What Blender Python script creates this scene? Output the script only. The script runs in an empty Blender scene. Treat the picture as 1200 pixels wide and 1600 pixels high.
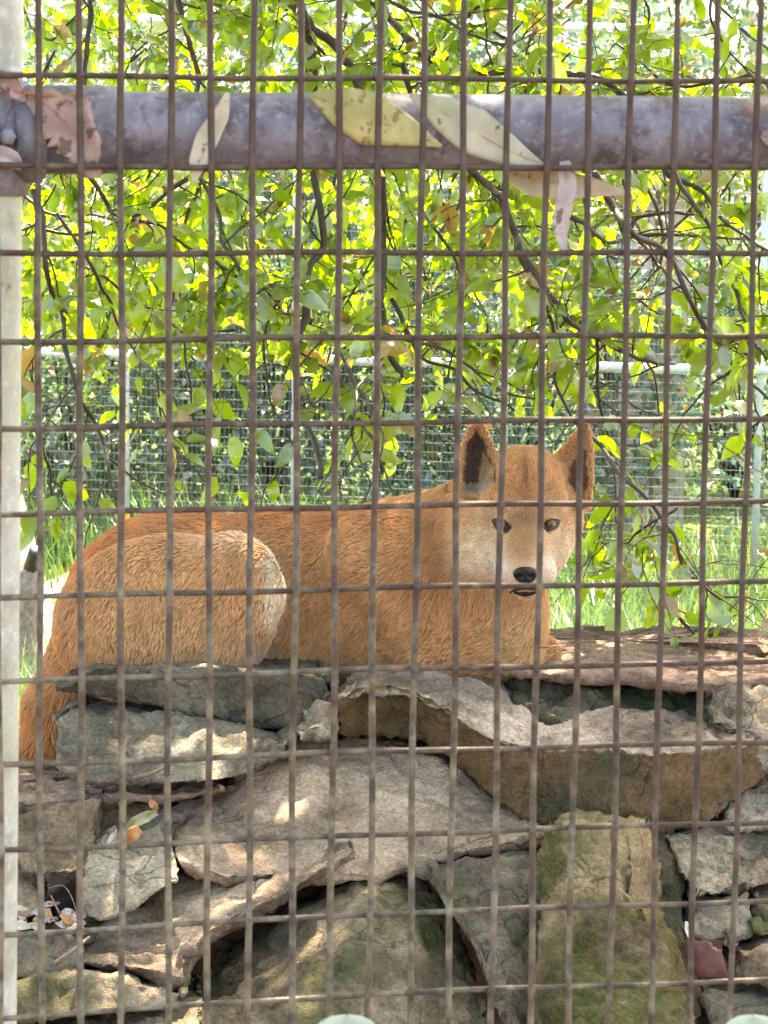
import bpy, bmesh, math, random
import numpy as np
from mathutils import Vector, Matrix, kdtree
random.seed(7)
rng = np.random.default_rng(7)
sc = bpy.context.scene
col = sc.collection

# ------------------------------------------------------------------ camera
# the mesh fence stands in the plane y = 0, x runs right along it, z is up
F = 4000.0                                   # focal length in photograph pixels (1200 wide)
CAM = np.array([-0.0930, -1.4971, 1.5500])
def _rot(a, b, c):
    ca, sa, cb, sb, cc, s_ = math.cos(a), math.sin(a), math.cos(b), math.sin(b), math.cos(c), math.sin(c)
    Rz = np.array([[cc, -s_, 0], [s_, cc, 0], [0, 0, 1]])
    Rx = np.array([[1, 0, 0], [0, ca, -sa], [0, sa, ca]])
    Ry = np.array([[cb, 0, s_ * 0 + sb], [0, 1, 0], [-sb, 0, cb]])
    return Rz @ Rx @ Ry
_R = _rot(*[math.radians(v) for v in (7.2516, -11.3363, 0.7212)])
_w = lambda v: np.array([v[0], v[2], -v[1]])
RIGHT, DOWN, FWD = _w(_R[0]), _w(_R[1]), _w(_R[2])
cam = bpy.data.cameras.new('camera')
cam_o = bpy.data.objects.new('camera', cam)
col.objects.link(cam_o)
M4 = Matrix.Identity(4)
for i in range(3):
    M4[i][0], M4[i][1], M4[i][2], M4[i][3] = RIGHT[i], -DOWN[i], -FWD[i], CAM[i]
cam_o.matrix_world = M4
cam.sensor_fit = 'HORIZONTAL'
cam.sensor_width = 36.0
cam.lens = F / 1200.0 * 36.0
cam.clip_start, cam.clip_end = 0.05, 500.0
cam.dof.use_dof = True
cam.dof.focus_distance = 3.25
cam.dof.aperture_fstop = 48.0
sc.camera = cam_o

# ------------------------------------------------------------------ sky, sun, exposure
SUN_EL, SUN_AZ = math.radians(58), math.radians(24)      # azimuth from +y (behind the scene) towards +x
world = bpy.data.worlds.new('World')
sc.world = world
world.use_nodes = True
wn = world.node_tree
sky = wn.nodes.new('ShaderNodeTexSky')
sky.sky_type = 'NISHITA'
sky.sun_disc = False
sky.sun_elevation = SUN_EL
sky.sun_rotation = SUN_AZ
sky.air_density, sky.dust_density, sky.ozone_density = 1.0, 2.5, 1.0
wn.nodes['Background'].inputs['Strength'].default_value = 0.135
wn.links.new(sky.outputs[0], wn.nodes['Background'].inputs['Color'])
sun = bpy.data.lights.new('sun', 'SUN')
sun.energy = 5.0
sun.angle = math.radians(0.5)
sun.color = (1.0, 0.94, 0.84)
sun_o = bpy.data.objects.new('sun', sun)
col.objects.link(sun_o)
sd = Vector((math.sin(SUN_AZ) * math.cos(SUN_EL), math.cos(SUN_AZ) * math.cos(SUN_EL), math.sin(SUN_EL)))
sun_o.rotation_euler = sd.to_track_quat('Z', 'Y').to_euler()
sun_o.location = sd * 30
vs = sc.view_settings
vs.view_transform, vs.look, vs.exposure, vs.gamma = 'Standard', 'None', 3.08, 1.0
vs.use_white_balance = True            # camera balanced for open shade
vs.white_balance_temperature = 8400
vs.white_balance_tint = 14
sc.render.engine = 'CYCLES'
sc.cycles.use_denoising = True
sc.cycles.denoising_prefilter = 'NONE'
sc.cycles.sample_clamp_indirect = 6.0
sc.cycles.max_bounces = 8
sc.cycles.transparent_max_bounces = 8

# ------------------------------------------------------------------ helpers
def at(px, py, d):
    """world point(s) seen at a photograph pixel, d metres deep"""
    px, py, d = np.asarray(px, float), np.asarray(py, float), np.asarray(d, float)
    return CAM + d[..., None] * (((px - 600) / F)[..., None] * RIGHT + ((py - 800) / F)[..., None] * DOWN + FWD)
def on_fence(px, py, y=0.0):
    r = at(px, py, 1.0) - CAM
    return CAM + r * ((y - CAM[1]) / r[1])
def to_px(P):
    q = np.asarray(P) - CAM
    d = q @ FWD
    return 600 + F * (q @ RIGHT) / d, 800 + F * (q @ DOWN) / d, d

def _hash(i, j, k, s):
    h = (i * 374761393 + j * 668265263 + k * 2147483647 % 1000003 * 69069 + s * 1274126177) & 0xFFFFFFFF
    h = ((h ^ (h >> 13)) * 1274126177) & 0xFFFFFFFF
    return ((h ^ (h >> 16)) & 0xFFFF) / 65535.0 * 2 - 1
def vnoise(P, scale, seed=0):
    Q = np.asarray(P) * scale
    I = np.floor(Q).astype(np.int64)
    f = Q - I
    f = f * f * (3 - 2 * f)
    r = 0
    for a in (0, 1):
        for b in (0, 1):
            for c in (0, 1):
                w = (f[:, 0] if a else 1 - f[:, 0]) * (f[:, 1] if b else 1 - f[:, 1]) * (f[:, 2] if c else 1 - f[:, 2])
                r = r + w * _hash(I[:, 0] + a, I[:, 1] + b, (I[:, 2] + c) * 7919, seed)
    return r
def fbm(P, scale, octv=3, seed=0):
    r, a = 0, 1.0
    for o in range(octv):
        r = r + a * vnoise(P, scale, seed + o * 17)
        scale *= 2.1
        a *= 0.5
    return r

def mesh(name, V, Fc, mat=None, smooth=True):
    me = bpy.data.meshes.new(name)
    me.from_pydata(np.asarray(V, float).tolist(), [], Fc.tolist() if isinstance(Fc, np.ndarray) else Fc)
    if mat:
        me.materials.append(mat)
    if smooth:
        me.shade_smooth()
    return me
def obj(name, me, parent=None):
    o = bpy.data.objects.new(name, me)
    col.objects.link(o)
    if parent:
        o.parent = parent
    return o
def tag(o, label=None, cat=None, group=None, kind=None):
    if label: o['label'] = label
    if cat: o['category'] = cat
    if group: o['group'] = group
    if kind: o['kind'] = kind
    return o
def empty(name, loc, label=None, cat=None, group=None):
    o = bpy.data.objects.new(name, None)
    o.location = tuple(loc)
    o.empty_display_size = 0.05
    col.objects.link(o)
    return tag(o, label, cat, group)
def local(V, root):
    return np.asarray(V) - np.array(root.location)

class MB:
    def __init__(self):
        self.V, self.F, self.n = [], [], 0
    def add(self, V, Fc):
        V = np.asarray(V, float)
        self.V.append(V)
        n0 = self.n
        self.F += [[i + n0 for i in f] for f in Fc]
        self.n += len(V)
    def tube(self, pts, rad, seg=8, cap=True):
        pts = np.asarray(pts, float)
        n = len(pts)
        rad = np.broadcast_to(np.asarray(rad, float), (n,))
        t = np.gradient(pts, axis=0)
        t /= np.linalg.norm(t, axis=1)[:, None] + 1e-12
        u = np.cross(t[0], [0, 0, 1.0] if abs(t[0][2]) < 0.9 else [1.0, 0, 0])
        a = np.arange(seg) * 2 * math.pi / seg
        U = np.empty((n, 3))
        for i in range(n):
            u = u - t[i] * (u @ t[i])
            u = u / (math.sqrt(u @ u) + 1e-12)
            U[i] = u
        W = np.cross(t, U)
        V = (pts[:, None] + rad[:, None, None] * (np.cos(a)[None, :, None] * U[:, None] + np.sin(a)[None, :, None] * W[:, None])).reshape(-1, 3)
        Fc = []
        for i in range(n - 1):
            for j in range(seg):
                k = (j + 1) % seg
                Fc.append((i * seg + j, i * seg + k, (i + 1) * seg + k, (i + 1) * seg + j))
        if cap:
            Fc.append(tuple(range(seg - 1, -1, -1)))
            Fc.append(tuple((n - 1) * seg + j for j in range(seg)))
        self.add(V, Fc)
    def box(self, lo, hi):
        x0, y0, z0 = lo
        x1, y1, z1 = hi
        self.add([(x0, y0, z0), (x1, y0, z0), (x1, y1, z0), (x0, y1, z0), (x0, y0, z1), (x1, y0, z1), (x1, y1, z1), (x0, y1, z1)],
                 [(0, 3, 2, 1), (4, 5, 6, 7), (0, 1, 5, 4), (1, 2, 6, 5), (2, 3, 7, 6), (3, 0, 4, 7)])
    def build(self, name, mat, parent=None, smooth=True):
        V = np.concatenate(self.V)
        if parent:
            V = local(V, parent)
        return obj(name, mesh(name, V, self.F, mat, smooth), parent)

def smooth_path(pts, n=6):
    """Catmull-Rom through points"""
    P = np.asarray(pts, float)
    P = np.concatenate([[2 * P[0] - P[1]], P, [2 * P[-1] - P[-2]]])
    out = []
    for i in range(1, len(P) - 2):
        for t in np.linspace(0, 1, n, endpoint=False):
            a, b, c, d = P[i - 1], P[i], P[i + 1], P[i + 2]
            out.append(0.5 * (2 * b + (c - a) * t + (2 * a - 5 * b + 4 * c - d) * t * t + (3 * b - a - 3 * c + d) * t ** 3))
    out.append(P[-2])
    return np.array(out)

# ------------------------------------------------------------------ materials
class NT:
    def __init__(self, name):
        self.m = bpy.data.materials.new(name)
        self.m.use_nodes = True
        self.t = self.m.node_tree
        self.t.nodes.clear()
        self.out = self.n('OutputMaterial')
        self.tc = self.n('TexCoord')
        self.obj = self.tc.outputs['Object']
        inf = self.n('ObjectInfo')
        self.rand = inf.outputs['Random']
    def n(self, typ, **kw):
        nd = self.t.nodes.new('ShaderNode' + typ)
        for k, v in kw.items():
            setattr(nd, k, v)
        return nd
    def l(self, a, b):
        self.t.links.new(a, b)
    def put(self, sock, v):
        if hasattr(v, 'links'):
            self.l(v, sock)
        elif isinstance(v, tuple) and len(v) == 3 and sock.type == 'RGBA':
            sock.default_value = (*v, 1)
        else:
            sock.default_value = v
    def noise(self, scale, detail=4, rough=0.6, vec=None, dist=0.0):
        nd = self.n('TexNoise')
        nd.inputs['Scale'].default_value = scale
        nd.inputs['Detail'].default_value = detail
        nd.inputs['Roughness'].default_value = rough
        nd.inputs['Distortion'].default_value = dist
        self.l(vec or self.obj, nd.inputs['Vector'])
        return nd.outputs[0]
    def math(self, op, a, b=0.0, c=0.0):
        nd = self.n('Math', operation=op)
        for i, v in enumerate((a, b, c)):
            self.put(nd.inputs[i], v)
        return nd.outputs[0]
    def step(self, x, lo, hi, a=0.0, b=1.0):
        nd = self.n('MapRange')
        nd.interpolation_type = 'SMOOTHSTEP'
        self.put(nd.inputs[0], x)
        for i, v in enumerate((lo, hi, a, b)):
            self.put(nd.inputs[i + 1], v)
        return nd.outputs[0]
    def mix(self, f, a, b, blend='MIX'):
        nd = self.n('Mix', data_type='RGBA', blend_type=blend)
        self.put(nd.inputs[0], f)
        self.put(nd.inputs[6], a)
        self.put(nd.inputs[7], b)
        return nd.outputs[2]
    def bump(self, h, strength=0.5, dist=0.01, normal=None):
        nd = self.n('Bump')
        nd.inputs['Strength'].default_value = strength
        nd.inputs['Distance'].default_value = dist
        self.put(nd.inputs['Height'], h)
        if normal: self.l(normal, nd.inputs['Normal'])
        return nd.outputs[0]
    def shift(self, amt=37.0):
        """object coordinates offset by the object's own random number"""
        nd = self.n('VectorMath', operation='ADD')
        self.l(self.obj, nd.inputs[0])
        cb = self.n('CombineXYZ')
        for i in range(3):
            self.l(self.math('MULTIPLY', self.rand, amt * (i + 1)), cb.inputs[i])
        self.l(cb.outputs[0], nd.inputs[1])
        return nd.outputs[0]
    def principled(self, colr, rough=0.8, spec=0.3, metal=0.0, normal=None):
        b = self.n('BsdfPrincipled')
        self.put(b.inputs['Base Color'], colr)
        self.put(b.inputs['Roughness'], rough)
        b.inputs['Specular IOR Level'].default_value = spec
        self.put(b.inputs['Metallic'], metal)
        if normal: self.l(normal, b.inputs['Normal'])
        self.l(b.outputs[0], self.out.inputs['Surface'])
        return b

def rock_mat(name, base, moss=0.3, orange=0.2, pale=0.2, mosscol=(0.10, 0.12, 0.035), stain=None):
    n = NT(name)
    v = n.shift()
    big = n.noise(5, 5, 0.62, v)
    c = n.mix(n.step(big, 0.34, 0.68), tuple(x * 0.50 for x in base), tuple(min(1, x * 1.75) for x in base))
    if stain:                                            # a face with its own stain, marked on the stone by an attribute
        at_ = n.n('Attribute'); at_.attribute_name = 'stain'
        sf = n.step(n.math('ADD', at_.outputs['Fac'], n.math('MULTIPLY', n.math('SUBTRACT', n.noise(30, 6, 0.7, v), 0.5), 0.9)), 0.42, 0.62)
        c = n.mix(sf, c, n.mix(n.step(n.noise(7, 5, 0.65, v), 0.38, 0.62), stain[0], stain[1]))
    dk = n.step(n.noise(11, 6, 0.7, v, 0.6), 0.52, 0.66, 0, 0.62)
    c = n.mix(dk, c, n.mix(1.0, c, (0.38, 0.38, 0.36), 'MULTIPLY'))
    fine = n.noise(190, 5, 0.75, v)
    grain = n.noise(520, 2, 0.6, v)
    c = n.mix(n.step(n.noise(8, 7, 0.68, v), 0.66 - 0.35 * orange, 0.86 - 0.3 * orange), c, (0.30, 0.16, 0.06))
    mo = n.step(n.math('ADD', n.noise(7, 7, 0.68, v, 0.4), n.math('MULTIPLY', fine, 0.16)), 0.80 - 0.42 * moss, 0.94 - 0.36 * moss)
    c = n.mix(n.math('MULTIPLY', mo, 0.88), c, mosscol)
    c = n.mix(n.step(n.math('ADD', n.noise(22, 6, 0.7, v), n.math('MULTIPLY', fine, 0.12)), 0.80 - 0.26 * pale, 0.90 - 0.22 * pale, 0, 0.75), c, (0.46, 0.43, 0.36))
    c = n.mix(n.step(fine, 0.28, 0.72), n.mix(1.0, c, (0.58, 0.57, 0.56), 'MULTIPLY'), n.mix(1.0, c, (1.32, 1.3, 1.28), 'MULTIPLY'))
    c = n.mix(n.step(grain, 0.60, 0.72, 0, 0.6), c, n.mix(1.0, c, (0.40, 0.38, 0.37), 'MULTIPLY'))
    vo = n.n('TexVoronoi', feature='DISTANCE_TO_EDGE'); vo.inputs['Scale'].default_value = 13
    wv = n.n('VectorMath', operation='ADD'); n.l(v, wv.inputs[0])
    ns = n.n('TexNoise'); ns.inputs['Scale'].default_value = 16; ns.inputs['Detail'].default_value = 5; n.l(v, ns.inputs['Vector'])
    sc2 = n.n('VectorMath', operation='SCALE'); n.l(ns.outputs[1], sc2.inputs[0]); sc2.inputs['Scale'].default_value = 0.09
    n.l(sc2.outputs[0], wv.inputs[1]); n.l(wv.outputs[0], vo.inputs['Vector'])
    crack = n.math('MULTIPLY', n.step(vo.outputs[0], 0.0, 0.035, 1, 0), n.step(n.noise(6, 2, 0.5, v), 0.5, 0.62))
    c = n.mix(n.math('MULTIPLY', crack, 0.6), c, n.mix(1.0, c, (0.35, 0.32, 0.30), 'MULTIPLY'))
    h = n.math('ADD', n.math('MULTIPLY', n.noise(60, 8, 0.7, v), 1.0), n.math('MULTIPLY', fine, 0.45))
    h = n.math('SUBTRACT', h, n.math('MULTIPLY', crack, 0.35))
    h = n.math('ADD', h, n.math('MULTIPLY', mo, n.math('MULTIPLY', n.noise(330, 3, 0.7, v), 0.6)))
    n.principled(c, 0.92, 0.15, normal=n.bump(h, 1.0, 0.012))
    return n.m

def leaf_mat(name, refl, trans, vary=0.35, tmix=0.6, gloss=0.10):
    n = NT(name)
    geo = n.n('NewGeometry')
    rnd = n.math('ADD', n.math('MULTIPLY', n.rand, 0.5), n.math('MULTIPLY', geo.outputs['Random Per Island'], 1.0))
    rnd = n.math('FRACT', rnd)
    lo = tuple(x * (1 - vary) for x in refl)
    hi = tuple(min(1, x * (1 + vary)) for x in refl)
    c1 = n.mix(rnd, (lo[0], lo[1], lo[2]), (hi[0] * 1.1, hi[1], hi[2]))
    old = n.step(rnd, 0.93, 0.97)
    c1 = n.mix(old, c1, (0.22, 0.13, 0.04))
    c2 = n.mix(rnd, (trans[0] * 0.75, trans[1] * 0.85, trans[2]), (trans[0] * 1.15, trans[1] * 1.1, trans[2]))
    c2 = n.mix(old, c2, (0.42, 0.25, 0.04))
    vein = n.noise(70, 3, 0.6)
    c2 = n.mix(n.step(vein, 0.3, 0.7, 0.0, 0.35), c2, n.mix(1.0, c2, (0.6, 0.7, 0.6), 'MULTIPLY'))
    d = n.n('BsdfDiffuse'); n.put(d.inputs[0], c1)
    t = n.n('BsdfTranslucent'); n.put(t.inputs[0], c2)
    ms = n.n('MixShader'); ms.inputs[0].default_value = tmix
    n.l(d.outputs[0], ms.inputs[1]); n.l(t.outputs[0], ms.inputs[2])
    g = n.n('BsdfGlossy'); g.inputs['Roughness'].default_value = 0.32; n.put(g.inputs[0], (0.9, 0.95, 1.0))
    m2 = n.n('MixShader'); m2.inputs[0].default_value = gloss
    n.l(ms.outputs[0], m2.inputs[1]); n.l(g.outputs[0], m2.inputs[2])
    n.l(m2.outputs[0], n.out.inputs['Surface'])
    return n.m

def dead_leaf_mat(name, a, b, spot=(0.10, 0.05, 0.03), trans=0.25, spots=0.6):
    n = NT(name)
    v = n.obj
    c = n.mix(n.step(n.noise(38, 5, 0.6, v), 0.35, 0.65), a, b)
    c = n.mix(n.step(n.noise(120, 4, 0.65, v), 0.64 - 0.1 * spots, 0.70 - 0.1 * spots, 0, 0.8), c, spot)
    p = n.n('BsdfPrincipled'); n.put(p.inputs['Base Color'], c); p.inputs['Roughness'].default_value = 0.6
    n.l(n.bump(n.noise(160, 4, 0.6, v), 0.4, 0.002), p.inputs['Normal'])
    t = n.n('BsdfTranslucent'); n.put(t.inputs[0], c)
    ms = n.n('MixShader'); ms.inputs[0].default_value = trans
    n.l(p.outputs[0], ms.inputs[1]); n.l(t.outputs[0], ms.inputs[2])
    n.l(ms.outputs[0], n.out.inputs['Surface'])
    return n.m

def wire_mat():
    n = NT('galvanised_wire')
    gp = n.n('NewGeometry').outputs['Position']
    big = n.noise(3.0, 3, 0.5, gp)
    c = n.mix(n.step(n.noise(40, 5, 0.7, gp), 0.38, 0.62), (0.055, 0.052, 0.042), (0.215, 0.20, 0.145))
    c = n.mix(n.step(n.noise(35, 4, 0.6, gp), 0.48, 0.66, 0, 0.7), c, (0.19, 0.15, 0.085))
    sep = n.n('SeparateXYZ'); n.l(gp, sep.inputs[0])
    bias = n.math('ADD', n.math('MULTIPLY', sep.outputs[0], 0.45), n.math('MULTIPLY', sep.outputs[2], 0.60))   # rust along the panel, plus shade painted into the upper wires
    rust = n.step(n.math('ADD', n.math('ADD', n.noise(48, 5, 0.7, gp), n.math('MULTIPLY', big, 0.25)), bias), 1.24, 1.62)  # mask carries real rust and the painted upper shade
    c = n.mix(n.math('MULTIPLY', rust, 0.85), c, n.mix(n.noise(140, 3, 0.6, gp), (0.014, 0.010, 0.010), (0.060, 0.022, 0.013)))
    n.principled(c, 0.62, 0.4, n.math('MULTIPLY', n.math('SUBTRACT', 1.0, rust), 0.25), n.bump(n.noise(300, 4, 0.7, gp), 0.5, 0.001))
    return n.m
def pipe_mat(name, a, b, dirt, rustamt, green=0.0):
    n = NT(name)
    v = n.n('NewGeometry').outputs['Position']
    c = n.mix(n.step(n.noise(14, 5, 0.6, v), 0.3, 0.7), a, b)
    c = n.mix(n.step(n.noise(34, 7, 0.75, v), 0.46, 0.62, 0, 0.8), c, dirt)
    c = n.mix(n.step(n.noise(150, 4, 0.7, v), 0.52, 0.66, 0, 0.5), c, tuple(min(1, x * 1.35) for x in b))
    if green:
        c = n.mix(n.step(n.noise(9, 5, 0.6, v), 0.40, 0.62, 0, green), c, (0.34, 0.38, 0.22))
    c = n.mix(n.step(n.noise(17, 6, 0.7, v), 0.72 - 0.2 * rustamt, 0.78 - 0.2 * rustamt, 0, 0.9), c, (0.24, 0.10, 0.03))
    n.principled(c, 0.6, 0.4, 0.1, n.bump(n.noise(220, 5, 0.7, v), 0.35, 0.001))
    return n.m
def plain(name, a, b, scale=20, rough=0.8, spec=0.3, bump=0.3, bdist=0.004, detail=5):
    n = NT(name)
    c = n.mix(n.step(n.noise(scale, detail, 0.65), 0.3, 0.7), a, b)
    n.principled(c, rough, spec, normal=n.bump(n.noise(scale * 5, 5, 0.7), bump, bdist))
    return n.m
def bark_mat(name, a, b):
    n = NT(name)
    v = n.n('NewGeometry').outputs['Position']
    c = n.mix(n.step(n.noise(45, 5, 0.7, v), 0.35, 0.7), a, b)
    c = n.mix(n.step(n.noise(18, 4, 0.6, v), 0.60, 0.72, 0, 0.5), c, (0.20, 0.17, 0.14))
    n.principled(c, 0.5, 0.5, normal=n.bump(n.noise(260, 5, 0.7, v), 0.7, 0.002))
    return n.m


# ------------------------------------------------------------------ ground
GP = np.array([(-60, 0), (0.9, 0), (1.15, 0.2), (1.42, 0.50), (1.68, 0.76), (1.95, 0.84), (2.5, 0.78), (3.5, 0.45), (5, 0.0), (8, -0.5), (12, -0.68), (15, -0.72), (300, -0.9)])
def gz(x, y):
    x, y = np.asarray(x, float), np.asarray(y, float)
    z = np.interp(y, GP[:, 0], GP[:, 1])
    z = z - np.clip((y - 6) / 6, 0, 1) * np.clip(x - 2.0, -3, 4) * 0.05
    z = z - 0.34 * np.exp(-((x + 0.07) / 0.17) ** 4) * np.clip((y - 1.55) / 0.2, 0, 1) * np.clip((3.4 - y) / 0.8, 0, 1)      # hollow where the tail hangs
    P = np.stack([x.ravel(), y.ravel(), 0 * x.ravel()], 1)
    return z + (fbm(P, 1.7, 3, 5).reshape(x.shape) * 0.03) * (np.abs(y) < 40)
gx = np.unique(np.concatenate([np.linspace(-150, -8, 12), np.linspace(-8, 10, 90), np.linspace(10, 150, 12)]))
gy = np.unique(np.concatenate([np.linspace(-60, -4, 8), np.linspace(-4, 0.8, 12), np.linspace(0.8, 3, 40), np.linspace(3, 20, 70), np.linspace(20, 200, 14)]))
GX, GY = np.meshgrid(gx, gy, indexing='ij')
GZ = gz(GX, GY)
nx_, ny_ = GX.shape
gF = [(i * ny_ + j, (i + 1) * ny_ + j, (i + 1) * ny_ + j + 1, i * ny_ + j + 1) for i in range(nx_ - 1) for j in range(ny_ - 1)]
n = NT('soil_and_turf')
gpos = n.n('NewGeometry').outputs['Position']
soil = n.mix(n.step(n.noise(9, 6, 0.7, gpos), 0.3, 0.7), (0.075, 0.05, 0.035), (0.20, 0.14, 0.10))
soil = n.mix(n.step(n.noise(60, 4, 0.7, gpos), 0.55, 0.7, 0, 0.6), soil, (0.30, 0.22, 0.17))
sepg = n.n('SeparateXYZ'); n.l(gpos, sepg.inputs[0])
turf = n.mix(n.step(n.noise(5, 5, 0.6, gpos), 0.35, 0.65), (0.05, 0.11, 0.02), (0.11, 0.19, 0.04))
gc = n.mix(n.step(n.math('ADD', sepg.outputs[1], n.math('MULTIPLY', n.noise(3, 4, 0.6, gpos), 2.0)), 4.5, 6.5, 0, 0.9), soil, turf)
n.principled(gc, 0.95, 0.1, normal=n.bump(n.noise(80, 6, 0.7, gpos), 0.8, 0.02))
soil_m = n.m
ground = obj('ground', mesh('ground', np.stack([GX.ravel(), GY.ravel(), GZ.ravel()], 1), gF, soil_m))
tag(ground, kind='structure')

# ------------------------------------------------------------------ rocks of the retaining bank
def rock(label, rows, mat, T=0.16, amp=1.0, seed=0, res=0.0065, shrink=0.86, soft=1, strata=0.0, split=0):
    rows = [[(p[0], p[1], p[2]) for p in r] for r in rows]
    W = np.array([[at(x, y, d0(y) + o) for (x, y, o) in r] for r in rows])        # nr x nc x 3
    cen = W.reshape(-1, 3).mean(0)
    back = FWD * np.array([1, 1, 0.25])
    back /= np.linalg.norm(back)
    def rear(q, k=1.0):
        return cen + (q - cen) * shrink + back * T * k
    top, bot = rear(W[0]), rear(W[-1])
    W = np.concatenate([top[None], W, bot[None]])
    lft, rgt = rear(W[:, 0]), rear(W[:, -1])
    for k in (0, -1):
        lft[k], rgt[k] = W[k, 0], W[k, -1]
    W = np.concatenate([lft[:, None], W, rgt[:, None]], 1)
    def resample(A, axis):
        A = np.moveaxis(A, axis, 0)
        out = []
        for i in range(len(A) - 1):
            L = np.linalg.norm(A[i + 1] - A[i], axis=-1).mean()
            k = max(2, min(70, int(round(L / res))))
            for t in np.linspace(0, 1, k, endpoint=False):
                out.append(A[i] * (1 - t) + A[i + 1] * t)
        out.append(A[-1])
        return np.moveaxis(np.array(out), 0, axis)
    seg = [max(2, min(70, int(round(np.linalg.norm(W[i + 1] - W[i], axis=-1).mean() / res)))) for i in range(len(W) - 1)]
    G = resample(resample(W, 0), 1)
    isplit = sum(seg[:split + 1])
    for _ in range(soft):
        H = G.copy()
        H[1:-1, 1:-1] = (G[1:-1, 1:-1] * 2 + G[:-2, 1:-1] + G[2:, 1:-1] + G[1:-1, :-2] + G[1:-1, 2:]) / 6
        G = H
    a, b = G.shape[:2]
    V = G.reshape(-1, 3)
    def normals(V):
        Q = V.reshape(a, b, 3)
        du, dv = np.gradient(Q, axis=0), np.gradient(Q, axis=1)
        N = np.cross(dv, du)
        N /= np.linalg.norm(N, axis=2)[..., None] + 1e-12
        return N.reshape(-1, 3)
    N = normals(V)
    if ((N * (V - cen)).sum(1)).mean() < 0:
        N = -N
    d = fbm(V, 9, 2, seed) * 0.009 - np.abs(fbm(V, 21, 3, seed + 50)) * 0.010 + fbm(V, 48, 3, seed + 90) * 0.0042
    # angular chips: a stepped noise
    s = fbm(V, 13, 2, seed + 200)
    d = d + (np.round(s * 3) / 3 - s) * 0.016
    if strata:
        zz = V[:, 2] * 55 + fbm(V, 6, 2, seed + 300) * 1.5
        d = d + (np.abs((zz % 1) - 0.5) - 0.25) * 0.008 * strata
    V = V + N * d[:, None] * amp
    idx = np.arange(a * b).reshape(a, b)
    Fc = np.stack([idx[:-1, :-1], idx[:-1, 1:], idx[1:, 1:], idx[1:, :-1]], -1).reshape(-1, 4).tolist()
    rim = idx[0, :-1].tolist() + idx[:-1, -1].tolist() + idx[-1, :0:-1].tolist() + idx[:0:-1, 0].tolist()
    V = np.concatenate([V, [V[rim].mean(0) + back * 0.01]])
    c = len(V) - 1
    Fc += [(rim[(k + 1) % len(rim)], rim[k], c) for k in range(len(rim))]
    me = mesh('rock', V - cen, Fc, mat)
    if split:                                            # marks the face below the ridge row
        st = np.clip((np.arange(a) - isplit) / 6.0 + 0.5, 0, 1)
        sa = me.attributes.new('stain', 'FLOAT', 'POINT')
        sa.data.foreach_set('value', np.append(np.repeat(st, b), 1.0).astype(np.float32))
    bm = bmesh.new(); bm.from_mesh(me); bmesh.ops.recalc_face_normals(bm, faces=bm.faces); bm.to_mesh(me); bm.free()
    o = obj('rock', me)
    o.location = tuple(cen)
    return tag(o, label, 'rock', 'rocks of the dry-laid bank')
def d0(y):
    return 3.30 - (y - 1040) / 560 * 0.42
def R2(top, bot, ot=0.0, ob=0.0, cap=0.0):
    """rows from a top and a bottom outline; cap adds a strip of top face running back"""
    rows = []
    if cap:
        rows.append([(x, y - 5, ot + cap) for x, y in top])
    rows.append([(x, y, ot) for x, y in top])
    rows.append([(x, y, ob) for x, y in bot])
    return rows

RM = dict(
    grey=rock_mat('grey_sandstone', (0.275, 0.238, 0.178), 0.34, 0.12, 0.25),
    streak=rock_mat('white_streaked_stone', (0.215, 0.187, 0.140), 0.28, 0.08, 0.75),
    palepink=rock_mat('pale_weathered_sandstone', (0.42, 0.33, 0.26), 0.34, 0.16, 0.30, stain=((0.085, 0.078, 0.045), (0.205, 0.125, 0.066))),
    dark=rock_mat('dark_sandstone', (0.135, 0.122, 0.092), 0.40, 0.28, 0.1),
    pink=rock_mat('pinkish_sandstone', (0.448, 0.336, 0.243), 0.08, 0.16, 0.2),
    brown=rock_mat('brown_sandstone', (0.305, 0.226, 0.151), 0.16, 0.32, 0.2),
    mossy=rock_mat('mossy_sandstone', (0.26, 0.21, 0.14), 0.66, 0.25, 0.30, (0.10, 0.115, 0.04)),
    moss2=rock_mat('moss_covered_sandstone', (0.26, 0.20, 0.11), 0.74, 0.45, 0.35, (0.13, 0.13, 0.04)),
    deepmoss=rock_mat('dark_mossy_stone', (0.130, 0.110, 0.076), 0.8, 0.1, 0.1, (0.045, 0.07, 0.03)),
    purple=rock_mat('purplish_slab_stone', (0.260, 0.177, 0.135), 0.05, 0.1, 0.12),
    mortar=rock_mat('rough_pale_rubble', (0.29, 0.245, 0.18), 0.38, 0.15, 0.5),
)
# the slab under the dingo's hind leg
rock('dark grey pointed slab jutting out beneath the dingo\'s haunch', [
    [(86, 1074, .10), (150, 1034, .14), (240, 1036, .16), (330, 1039, .16), (420, 1043, .15), (470, 1050, .12), (510, 1058, .10)],
    [(84, 1078, .00), (150, 1039, .00), (240, 1041, .0), (330, 1044, .0), (420, 1048, .0), (470, 1054, .0), (514, 1064, .02)],
    [(90, 1084, .02), (145, 1097, .06), (240, 1107, .07), (330, 1122, .07), (400, 1141, .07), (468, 1142, .06), (516, 1078, .03)]], RM['dark'], 0.22, 0.7, 1)
rock('rounded grey boulder streaked white below the pointed slab', R2(
    [(82, 1126), (112, 1112), (185, 1104), (270, 1108), (340, 1121), (400, 1140), (462, 1148)],
    [(84, 1200), (130, 1224), (200, 1228), (270, 1226), (340, 1222), (390, 1210), (440, 1172)], .05, .0, .12), RM['streak'], 0.2, 0.8, 2)
rock('small crumbling pale wedge between two long slabs', R2(
    [(488, 1086), (508, 1066), (530, 1066)], [(462, 1156), (500, 1158), (532, 1152)], .05, .03), RM['mortar'], 0.12, 1.3, 3, strata=2.5)
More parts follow.
